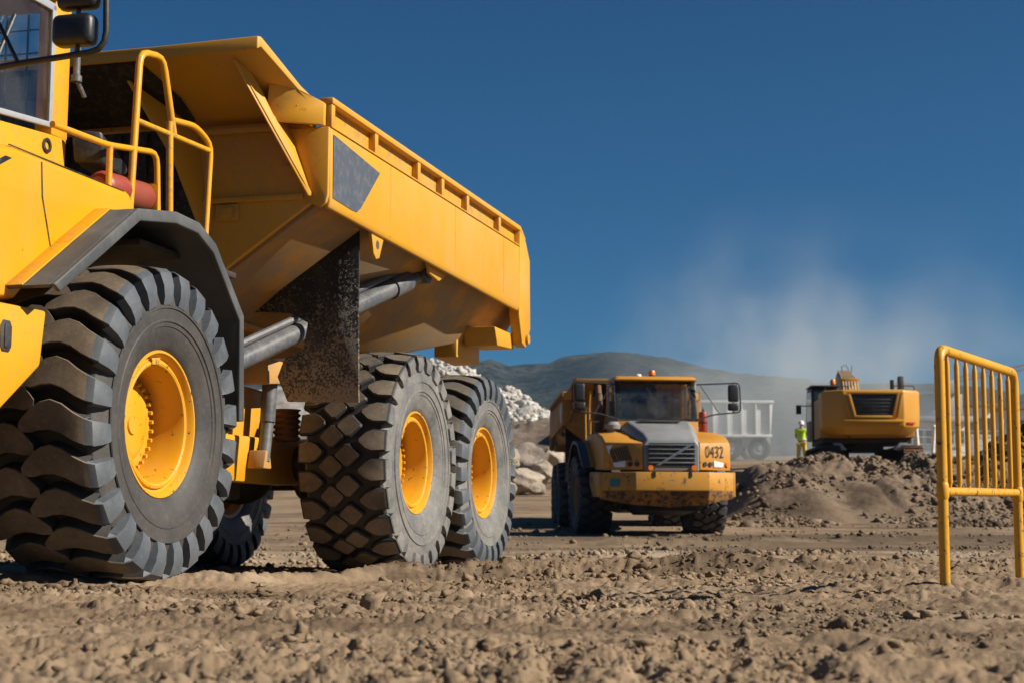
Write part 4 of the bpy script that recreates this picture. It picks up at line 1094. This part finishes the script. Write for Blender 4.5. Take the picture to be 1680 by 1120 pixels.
for i in range(6):
    w_ = .58 + .17 * (i + .5) / 6
    MB().box(-w_ + .01, w_ + .01, -2.752, -2.741, 2.02 + i * .115, 2.05 + i * .115).build('grille_slat', M['black'], cwt, .004)
for sd in (1, -1):
    MB().tube([(sd * 1.5, -2.0, 2.84), (sd * 1.5, -2.0, 3.02), (sd * .75, -2.05, 3.02), (sd * .75, -2.05, 2.84)], .018, 8, round_r=.06).build('top_handrail', M['black_steel'], ex)
fr = MB()
ring_o = [(-.86, 2.77), (.88, 2.77), (.67, 1.90), (-.65, 1.90)]; ring_i = [(-.76, 2.70), (.78, 2.70), (.60, 1.98), (-.58, 1.98)]
for i in range(4):
    j = (i + 1) % 4
    fr.plate([(ring_o[i][0], -2.72, ring_o[i][1]), (ring_o[j][0], -2.72, ring_o[j][1]), (ring_i[j][0], -2.72, ring_i[j][1]), (ring_i[i][0], -2.72, ring_i[i][1])], (0, -.055, 0))
fr.build('grille_surround', M['digger'], cwt, .015)
for sd in (1, -1):
    MB().plate([(sd * .93, -2.735, 2.76), (sd * 1.02, -2.735, 2.76), (sd * .84, -2.735, 1.92), (sd * .74, -2.735, 1.92)], (0, .03, 0)).build('moulded_rib', M['digger'], cwt, .02)
MB().box(-1.0, 1.0, -2.78, -2.69, 1.74, 1.84).build('lower_ridge', M['digger'], cwt, .03)
MB().plate([(1.12, -2.62, 1.70), (1.42, -2.335, 1.70), (1.42, -2.335, 1.77), (1.12, -2.62, 1.77)], (.02, -.025, 0)).build('tail_lamp', M['redlens'], cwt, .008)
MB().prism([(-1.35, 1.30), (1.7, 1.30), (1.9, 2.0), (1.6, 2.62), (-1.35, 2.72)], 'x', -.60, 1.60).build('engine_housing', M['digger'], ex, .04)
MB().box(-1.60, -.64, -1.30, .3, 1.30, 2.66).build('side_housing', M['digger'], ex, .03)
MB().box(-1.5, 1.5, -1.3, 1.8, 1.12, 1.29).build('turntable_deck', M['grime'], ex, .02)
MB().cyl((0, 0, .85), (0, 0, 1.12), .75, 28).build('slew_ring', M['grime'], ex)
cab_ = MB().prism([(.35, 1.30), (1.95, 1.30), (2.15, 2.2), (1.75, 3.18), (.35, 3.14)], 'x', -1.66, -.70).build('cab', M['black'], ex, .05)
for sx, sxx in ((-1.668, -1.662), (-.698, -.692)):
    MB().prism([(.48, 2.0), (1.85, 2.0), (1.60, 3.05), (.48, 3.02)], 'x', sx, sxx).build('side_window', M['glass'], cab_)
MB().box(-1.55, -.82, .338, .346, 2.35, 3.02).build('rear_window', M['glass'], cab_)
MB().box(-1.69, -.66, .30, 1.80, 3.19, 3.24).build('cab_roof', M['black_steel'], cab_, .02)
MB().cyl((-.86, .7, 3.24), (-.86, .7, 3.30), .08, 14).build('beacon_base', M['black'], ex)
MB().lathe([(3.30, .10), (3.42, .095), (3.48, .06), (3.50, .001)], 16, (-.86, .7, 0), 'z').build('beacon', M['orange'], ex)
MB().tube([(-1.66, 1.9, 2.6), (-1.98, 1.7, 2.62), (-1.98, 1.7, 2.3)], .02, 8).box(-2.06, -1.88, 1.62, 1.70, 2.30, 2.62).build('mirror', M['black'], ex)
M['hose'] = paint('tan_hose', (.42, .30, .18), .3, .6)
bo = MB()
loft_secs(bo, [[(-.44, 1.0, 1.5), (.16, 1.0, 1.5), (.16, .9, 2.1), (-.44, .9, 2.1)], [(-.46, 2.2, 2.9), (.18, 2.2, 2.9), (.14, 1.7, 3.5), (-.42, 1.7, 3.5)], [(-.38, 3.6, 3.4), (.10, 3.6, 3.4), (.06, 3.3, 3.95), (-.34, 3.3, 3.95)], [(-.36, 6.6, 2.0), (.08, 6.6, 2.0), (.08, 6.7, 2.4), (-.36, 6.7, 2.4)]])
boom = bo.build('boom', M['digger'], ex, .02)
for i in range(6):
    x = -.40 + i * .105
    MB().tube([(x - .02, .80, 2.55), (x * .96, 1.55, 3.50), (x * .8 - .02, 2.5, 3.80), (x * .78, 3.2, 4.0)], .034, 8).build('boom_hose', M['hose'], boom)
MB().box(-.48, .20, 1.50, 1.62, 3.46, 3.58).build('hose_clamp', M['digger'], boom, .01)
MB().tube([(-.20, 2.9, 3.85), (-.24, 2.8, 4.12), (-.09, 2.75, 4.18), (.02, 2.8, 4.0)], .014, 6).tube([(.10, 2.7, 3.85), (.12, 2.7, 4.15)], .012, 6).build('lamp_wire', M['black'], boom)
MB().prism([(6.2, 2.6), (6.8, 2.55), (8.2, .9), (7.9, .7)], 'x', -.33, .05).build('stick', M['digger'], ex, .02)
MB().prism([(7.7, 1.0), (8.5, 1.1), (8.9, .3), (8.3, -.1), (7.4, .1), (7.9, .4)], 'x', -.8, .5).build('bucket', M['rust'], ex, .02)
for sd, x in ((-.35, 1.05), (.35, 1.22)):
    pass
MB().cyl((1.0, -.6, 2.7), (1.0, -.6, 3.34), .07, 14).build('exhaust_pipe', M['black'], ex)
MB().prism([(-.9, 2.7), (-.4, 2.7), (-.5, 3.42), (-.62, 3.48)], 'x', 1.20, 1.40).build('intake_hood', M['black_steel'], ex, .02)
MB().tube([(1.45, -.8, 2.7), (1.45, -.8, 3.0), (1.62, -.2, 3.0), (1.62, -.2, 2.7)], .02, 8).build('grab_rail', M['black_steel'], ex)
# crawler tracks
shoe = MB().box(-.33, .33, -.095, .095, -.02, .02).box(-.33, .33, -.09, -.06, .021, .055).box(-.33, .33, .02, .04, .021, .045).mesh('track_shoe', M['grime'], .004)
shoe_d = MB().box(-.33, .33, -.095, .095, -.02, .02).box(-.33, .33, -.09, -.06, .021, .055).box(-.33, .33, .02, .04, .021, .045).mesh('track_shoe', M['rust'], .004)
for sd in (1, -1):
    tr = MB().prism([(-2.0, .30), (-1.8, .18), (1.9, .18), (2.1, .30), (2.1, .75), (1.8, .86), (-1.8, .86), (-2.0, .75)], 'x', sd * 1.12, sd * 1.62).build('track_frame', M['grime'], ex, .02)
    Lh, rad_ = 1.95, .46
    per = 4 * Lh + 2 * math.pi * rad_
    n = 50
    for i in range(n):
        d = per * i / n
        if d < 2 * Lh: y, z, a = -Lh + d, .50 + rad_, 0
        elif d < 2 * Lh + math.pi * rad_:
            t = (d - 2 * Lh) / rad_; y, z, a = Lh + rad_ * math.sin(t), .50 + rad_ * math.cos(t), -t
        elif d < 4 * Lh + math.pi * rad_: y, z, a = Lh - (d - 2 * Lh - math.pi * rad_), .50 - rad_, math.pi
        else:
            t = (d - 4 * Lh - math.pi * rad_) / rad_; y, z, a = -Lh - rad_ * math.sin(t), .50 - rad_ * math.cos(t), math.pi - t
        link('track_shoe', shoe_d if sd > 0 else shoe, tr, Matrix.Translation((sd * 1.37, y, z)) @ Matrix.Rotation(a, 4, 'X'))
    for yy in (-1.95, 1.95):
        MB().cyl((sd * 1.20, yy, .50), (sd * 1.54, yy, .50), .40, 20).build('sprocket', M['grime'], tr)
    MB().prism([(-.4, .95), (.4, .95), (.5, .60), (-.5, .60)], 'x', sd * .5, sd * 1.15).build('carbody_leg', M['grime'], ex, .03)
    MB().plate([(sd * .98, -1.9, 1.10), (sd * 1.28, -1.9, 1.10), (sd * 1.02, -1.9, .86), (sd * .78, -1.9, .86)], (0, .06, 0)).build('step_plate', M['alu'], ex, .01)

# ------------------------------------------------------------------ white tipper lorry behind the dust
WX, WY = 9.2, 77.0
wt = empty('tipper_lorry', (WX, WY, floor_z(WX, WY) - .05), R(2))
tag(wt, 'pale grey ribbed tipper lorry standing in the dust behind the trucks', 'lorry')
tb_ = MB().prism([(-2.9, 1.12), (2.52, 1.12), (2.62, 2.62), (-2.9, 2.62)], 'y', -1.2, 1.2).build('tipper_body', M['white'], wt, .02)
for i in range(9):
    x = -2.75 + i * .645
    MB().prism([(x, 1.16), (x + .09, 1.16), (x + .09 + .02 * i / 8, 2.56), (x + .02 * i / 8, 2.56)], 'y', -1.29, -1.202).build('body_rib', M['white'], tb_, .012)
MB().box(-2.95, 2.66, -1.31, -1.16, 2.57, 2.70).build('top_rail', M['white'], tb_, .015)
MB().box(-2.92, 2.56, -1.31, -1.16, 1.03, 1.15).build('bottom_rail', M['white'], tb_, .015)
MB().box(-5.0, 2.4, -.45, .45, .72, 1.02).build('chassis', M['red'], wt, .02)
for i, x in enumerate((-4.3, .7, 2.0)):
    for sd in (1, -1):
        w_ = MB().lathe([(-.15, .28), (-.17, .40), (-.15, .50), (0, .515), (.15, .50), (.17, .40), (.15, .28)], 28, (0, 0, 0), 'y').build('wheel', M['rubber'], wt)
        w_.location = (x, sd * 1.0, .52)
        MB().lathe([(-.12, .285), (-.10, .14), (-.14, .10), (-.14, .002)], 20, (0, 0, 0), 'y').build('rim', M['alu'], w_)
lc = MB().prism([(-5.3, .75), (-3.4, .75), (-3.4, 3.0), (-4.9, 3.0), (-5.3, 2.1)], 'y', -1.2, 1.2).build('cab', M['red'], wt, .06)
MB().box(-4.7, -3.7, -1.212, -1.204, 1.95, 2.75).build('side_window', M['glass'], lc)
MB().box(1.2, 2.5, -1.1, -1.02, .55, 1.05).build('mud_guard', M['alu'], wt, .02)

# ------------------------------------------------------------------ site worker
def skin_part(name, nodes, edges, mat, parent, sub=2):
    me = bpy.data.meshes.new(name)
    keys = list(nodes)
    me.from_pydata([nodes[k][0] for k in keys], [(keys.index(a), keys.index(b)) for a, b in edges], [])
    o = bpy.data.objects.new(name, me); col.objects.link(o); o.parent = parent
    me.materials.append(mat)
    md = o.modifiers.new('skin', 'SKIN'); md.use_smooth_shade = True
    sv = me.skin_vertices[0].data
    for i, k in enumerate(keys):
        r = nodes[k][1]; sv[i].radius = (r, r) if not isinstance(r, tuple) else r
        sv[i].use_root = (i == 0)
    sd_ = o.modifiers.new('sub', 'SUBSURF'); sd_.levels = sub; sd_.render_levels = sub
    return o
PX, PY = 11.95, 69.0
wk = empty('person', (PX, PY, floor_z(PX, PY) - .02), R(-20))
tag(wk, 'worker in yellow hi-vis vest and white helmet standing beside the excavator', 'person')
M['skin'] = plain('skin', (.45, .26, .18), .6); M['vest'] = plain('hi_vis_fabric', (.58, .85, .03), .7); M['trousers'] = plain('work_trousers', (.60, .44, .07), .85); M['boot'] = plain('boot_leather', (.05, .035, .025), .7)
body = {'pelvis': ((0, 0, .95), (.15, .11)), 'waist': ((0, 0, 1.10), (.13, .10)), 'chest': ((0, 0, 1.32), (.155, .11)), 'collar': ((0, 0, 1.45), (.10, .08)), 'neck': ((0, 0, 1.52), .055), 'head': ((0, .02, 1.63), (.085, .10)), 'crown': ((0, .01, 1.72), .07),
        'shl': ((-.19, 0, 1.42), .06), 'ell': ((-.25, .05, 1.15), .045), 'wrl': ((-.16, .24, 1.12), .033), 'hal': ((-.11, .31, 1.14), .034),
        'shr': ((.19, 0, 1.42), .06), 'elr': ((.27, .03, 1.16), .045), 'wrr': ((.17, .24, 1.26), .033), 'har': ((.12, .30, 1.33), .034),
        'hpl': ((-.10, 0, .88), .09), 'knl': ((-.13, .03, .49), .065), 'anl': ((-.15, -.02, .09), .048), 'fol': ((-.16, .16, .045), .04),
        'hpr': ((.10, 0, .88), .09), 'knr': ((.13, .02, .49), .065), 'anr': ((.16, -.03, .09), .048), 'for': ((.18, .15, .045), .04)}
be = [('pelvis', 'waist'), ('waist', 'chest'), ('chest', 'collar'), ('collar', 'neck'), ('neck', 'head'), ('head', 'crown'), ('collar', 'shl'), ('shl', 'ell'), ('ell', 'wrl'), ('wrl', 'hal'), ('collar', 'shr'), ('shr', 'elr'), ('elr', 'wrr'), ('wrr', 'har'), ('pelvis', 'hpl'), ('hpl', 'knl'), ('knl', 'anl'), ('anl', 'fol'), ('pelvis', 'hpr'), ('hpr', 'knr'), ('knr', 'anr'), ('anr', 'for')]
skin_part('body', body, be, M['skin'], wk)
skin_part('vest', {'a': ((0, 0, .93), (.19, .15)), 'b': ((0, 0, 1.10), (.175, .14)), 'c': ((0, 0, 1.32), (.20, .15)), 'd': ((0, 0, 1.46), (.13, .11)), 'l': ((-.20, 0, 1.43), .085), 'r': ((.20, 0, 1.43), .085), 'l2': ((-.235, .03, 1.27), .075), 'r2': ((.245, .02, 1.28), .075)}, [('a', 'b'), ('b', 'c'), ('c', 'd'), ('d', 'l'), ('d', 'r'), ('l', 'l2'), ('r', 'r2')], M['vest'], wk)
skin_part('trousers', {'p': ((0, 0, .96), (.165, .125)), 'l': ((-.10, 0, .86), .115), 'lk': ((-.13, .03, .49), .088), 'la': ((-.15, -.02, .13), .075), 'r': ((.10, 0, .86), .115), 'rk': ((.13, .02, .49), .088), 'ra': ((.16, -.03, .13), .075)}, [('p', 'l'), ('l', 'lk'), ('lk', 'la'), ('p', 'r'), ('r', 'rk'), ('rk', 'ra')], M['trousers'], wk)
for sx in (-1, 1):
    MB().loft([(sx * .155 - .055, -.09, 0), (sx * .155 + .055, -.09, 0), (sx * .17 + .05, .20, 0), (sx * .17 - .05, .20, 0)], [(sx * .155 - .05, -.08, .15), (sx * .155 + .05, -.08, .15), (sx * .165 + .04, .18, .06), (sx * .165 - .04, .18, .06)]).build('boot', M['boot'], wk, .02)
    MB().lathe([(1.0, .012), (1.0, .0)], 4, (0, 0, 0), 'z')
MB().lathe([(1.665, .15), (1.675, .125), (1.70, .118), (1.76, .105), (1.80, .075), (1.822, .03), (1.825, .001)], 24, (0, .015, 0), 'z').build('helmet', plain('helmet_shell', (.78, .78, .76), .35), wk)
MB().lathe([(1.02, .205), (1.07, .202)], 24, (0, 0, 0), 'z').build('reflective_band', plain('reflective_tape', (.62, .64, .60), .4), wk)
for o in [c for c in wk.children if c.name.startswith('reflective_band')]: o.scale = (1, .80, 1)
MB().box(-.13, .14, .30, .315, 1.10, 1.36).build('clipboard', M['white'], wk, .004)

# ------------------------------------------------------------------ things on the right skyline
def at(px, py, Y): 
    e = math.atan((560 - py) / FPX) + PITCH
    return Vector(((px - 840) / FPX * Y * 1.0, Y, .4 + math.tan(e) * Y))
def post(px, p0, p1, Y, r, lean, label, grp='leaning white posts by the excavator'):
    a, b = at(px, p0, Y), at(px + lean, p1, Y)
    o = empty('fence_post', a)
    MB().cyl((0, 0, -.3), tuple(b - a), r, 12).build('shaft', M['white'], o)
    MB().ball(tuple(b - a), r * 1.25, 10, 6).build('cap', M['white'], o)
    tag(o, label, 'post', grp)
post(1506, 752, 690, 61, .085, -4, 'thick white post directly right of the excavator tracks')
post(1527, 752, 700, 61.5, .075, 6, 'white post leaning right just beside the yellow barrier')
post(1571, 750, 694, 66, .05, 0, 'thin white post seen through the first barrier gap')
post(1640, 735, 690, 66, .06, 4, 'white post seen between the last uprights of the barrier')
fnc = empty('wire_fence', at(1500, 760, 62.5))
tag(fnc, 'pale wire mesh fence running right from the excavator', 'fence')
for i in range(6):
    MB().cyl((i * .75, i * .25, 0), (i * .75, i * .25, 1.35), .025, 8).build('stake', M['alu'], fnc)
for k in range(5):
    MB().tube([(0, 0, .2 + k * .27), (1.9, .62, .17 + k * .27), (3.75, 1.25, .2 + k * .27)], .014, 6).build('wire', M['alu'], fnc)

def building(px0, px1, ytop, ybot, Y, depth, label, mat_w, mat_r, wins):
    a, b = at(px0, ybot, Y), at(px1, ytop, Y)
    w, h = b.x - a.x, b.z - a.z
    o = empty('building', a)
    wl = MB().box(0, w, 0, depth, -6, h).build('wall', mat_w, o, .05)
    MB().box(-.5, w + .5, -.8, depth + .5, h, h + .5).build('roof', mat_r, o, .05)
    for i in range(wins):
        x = w * (i + .5) / wins
        wi = MB().box(x - w / wins * .32, x + w / wins * .32, -.06, .05, h * .35, h * .75).build('window', M['black_steel'], o, .02)
        MB().box(x - w / wins * .34, x + w / wins * .34, -.16, -.07, h * .31, h * .34).build('sill', mat_w, wi)
    tag(o, label, 'building', 'buildings on the right skyline')
    return o
M['wall_white'] = paint('rendered_white_wall', (.66, .67, .67), .3, .8, dustcol=(.5, .48, .44), scale=.3)
M['wall_grey'] = paint('grey_cladding', (.36, .38, .40), .3, .7, dustcol=(.42, .41, .38), scale=.3)
b1 = building(1499, 1585, 692, 745, 150, 14, 'grey roofed site hall with white wall right of the excavator', M['wall_white'], M['wall_grey'], 5)
MB().box(.4, 5.0, 2, 9, 3.6, 5.6).box(2.9, 4.6, 1.4, 2.0, 5.6, 6.8).build('roof_block', M['wall_grey'], b1, .04)
building(1505, 1560, 657, 688, 190, 16, 'pale upper block rising behind the grey roofed hall', M['wall_grey'], M['wall_white'], 4)
building(1590, 1632, 668, 735, 210, 12, 'small white house seen through the barrier uprights', M['wall_white'], M['rust'], 3)
building(1648, 1720, 672, 735, 230, 14, 'cream house at the far right behind the barrier', M['wall_white'], M['rust'], 4)

cr = empty('tower_crane', (133, 420, 2))
tag(cr, 'distant orange tower crane jib crossing behind the barrier top', 'crane')
M['crane'] = paint('crane_paint', (.55, .30, .14), .3, .6)
def lattice(A, B, w, n, name):
    A, B = Vector(A), Vector(B); d = (B - A); u_ = d.normalized()
    sx = u_.cross(Vector((0, 0, 1)) if abs(u_.z) < .9 else Vector((1, 0, 0))).normalized(); sy = sx.cross(u_)
    mb = MB()
    cs = [(sx * a + sy * b) * w for a, b in ((-.5, -.5), (.5, -.5), (.5, .5), (-.5, .5))]
    for c in cs: mb.tube([A + c, B + c], .08, 6)
    for i in range(n):
        for k in range(4):
            mb.tube([A + d * (i / n) + cs[k], A + d * ((i + 1) / n) + cs[(k + 1) % 4]], .05, 4)
    return mb.build(name, M['crane'], cr)
lattice((0, 0, 0), (0, 0, 38), 1.7, 18, 'mast')
lattice((8, -28, 37.5), (-7, 52, 37.5), 1.2, 34, 'jib')
MB().prism([(-1, 36), (1, 36), (.6, 42), (-.6, 42)], 'x', -.8, .8).build('slewing_tower', M['crane'], cr)
MB().box(-1.6, -.4, -1.4, .2, 33.5, 36).build('operator_cabin', M['white'], cr, .1)
MB().box(8.6, 11.4, -31, -27, 34.6, 37.0).build('counter_ballast', M['wall_grey'], cr, .1)

# shrub by the boulders
sh = empty('shrub', (-.22, 64.2, 1.95))
tag(sh, 'small green shrub growing among the boulders beside the rear tyre', 'shrub')
def leaves(name, n, rx, ry, rz_, size, mat, parent, seed):
    g = np.random.default_rng(seed)
    d = g.normal(size=(n, 3)); d /= np.linalg.norm(d, axis=1)[:, None]
    p = d * (g.random(n) ** .45)[:, None] * np.array([rx, ry, rz_]) * (.75 + .5 * g.random((n, 1)))
    p[:, 2] += rz_
    a = g.normal(size=(n, 3)); a /= np.linalg.norm(a, axis=1)[:, None]; b = np.cross(a, g.normal(size=(n, 3))); b /= np.linalg.norm(b, axis=1)[:, None]
    s_ = size * (.6 + .8 * g.random((n, 1)))
    co = np.stack([p - a * s_, p + b * s_ * .45, p + a * s_, p - b * s_ * .45], 1).reshape(-1, 3)
    return link(name, raw_mesh(name, co, np.arange(n * 4).reshape(-1, 4), mat, False), parent)
M['leaf'] = plain('shrub_leaf', (.075, .095, .035), .7)
leaves('crown', 900, .42, .4, .40, .045, M['leaf'], sh, 3)
st = MB()
for i in range(7): st.tube([(0, 0, -.3), (.1 * math.cos(i), .1 * math.sin(i), .25), (.25 * math.cos(i * .9), .25 * math.sin(i * .9), .6)], [.02, .014, .006], 5)
st.build('stems', M['rust'], sh)

# ------------------------------------------------------------------ dust and haze
def volume_mat(name, color, dens, noise_scale=None, centre=None, aniso=.2, soft=None):
    m = bpy.data.materials.new(name); m.use_nodes = True
    nt = m.node_tree
    nt.nodes.remove(nt.nodes['Principled BSDF'])
    v = nt.nodes.new('ShaderNodeVolumePrincipled')
    v.inputs['Color'].default_value = color + (1,); v.inputs['Density'].default_value = dens; v.inputs['Anisotropy'].default_value = aniso
    nt.links.new(v.outputs[0], nt.nodes['Material Output'].inputs['Volume'])
    if noise_scale:
        tc = nt.nodes.new('ShaderNodeTexCoord')
        n = noise(nt, noise_scale, 3, .55, tc.outputs['Object'])
        gr_ = nt.nodes.new('ShaderNodeVectorMath'); gr_.operation = 'LENGTH'; nt.links.new(tc.outputs['Object'], gr_.inputs[0])
        fall = nd(nt, 'ShaderNodeMapRange'); fall.interpolation_type = 'SMOOTHSTEP'
        fall.inputs[1].default_value = 1.0; fall.inputs[2].default_value = .15; nt.links.new(gr_.outputs['Value'], fall.inputs[0])
        d = math_n(nt, 'MULTIPLY', math_n(nt, 'MULTIPLY', ramp(nt, n, .40, .66), fall.outputs[0]), dens)
        sz = nt.nodes.new('ShaderNodeSeparateXYZ'); nt.links.new(tc.outputs['Object'], sz.inputs[0])
        vf = nd(nt, 'ShaderNodeMapRange'); vf.interpolation_type = 'SMOOTHSTEP'; vf.inputs[1].default_value = .9; vf.inputs[2].default_value = -.5; vf.inputs[3].default_value = .22; vf.inputs[4].default_value = 1.0
        nt.links.new(sz.outputs[2], vf.inputs[0]); d = math_n(nt, 'MULTIPLY', d, vf.outputs[0])
        nt.links.new(d, v.inputs['Density'])
    return m
def dust(name, loc, sc, dens, ns, label):
    bm = bmesh.new(); bmesh.ops.create_icosphere(bm, subdivisions=3, radius=1)
    me = bpy.data.meshes.new(name); bm.to_mesh(me); bm.free()
    me.materials.append(volume_mat(name, (.80, .85, .84), dens, ns))
    o = link(name, me); o.location = loc; o.scale = sc
    tag(o, label, 'dust', kind='stuff')
dust('dust_cloud', (11.6, 74, 6.2), (9.2, 6.0, 9.6), .27, 2.6, 'pale dust cloud billowing up between the far truck and the excavator')
dust('dust_veil', (19.0, 84, 8.0), (15.0, 6.5, 10.0), .10, 2.6, 'thin dust veil drifting right above the excavator')
if HAZE:
    hb_ = MB().box(-5200, 6200, -60, 5200, -6, 380).build('haze', volume_mat('thin_haze', (.42, .68, 1.0), HAZE, None, None, .2))
    tag(hb_, 'thin blue haze over the whole site', 'haze', kind='stuff')
#__END__
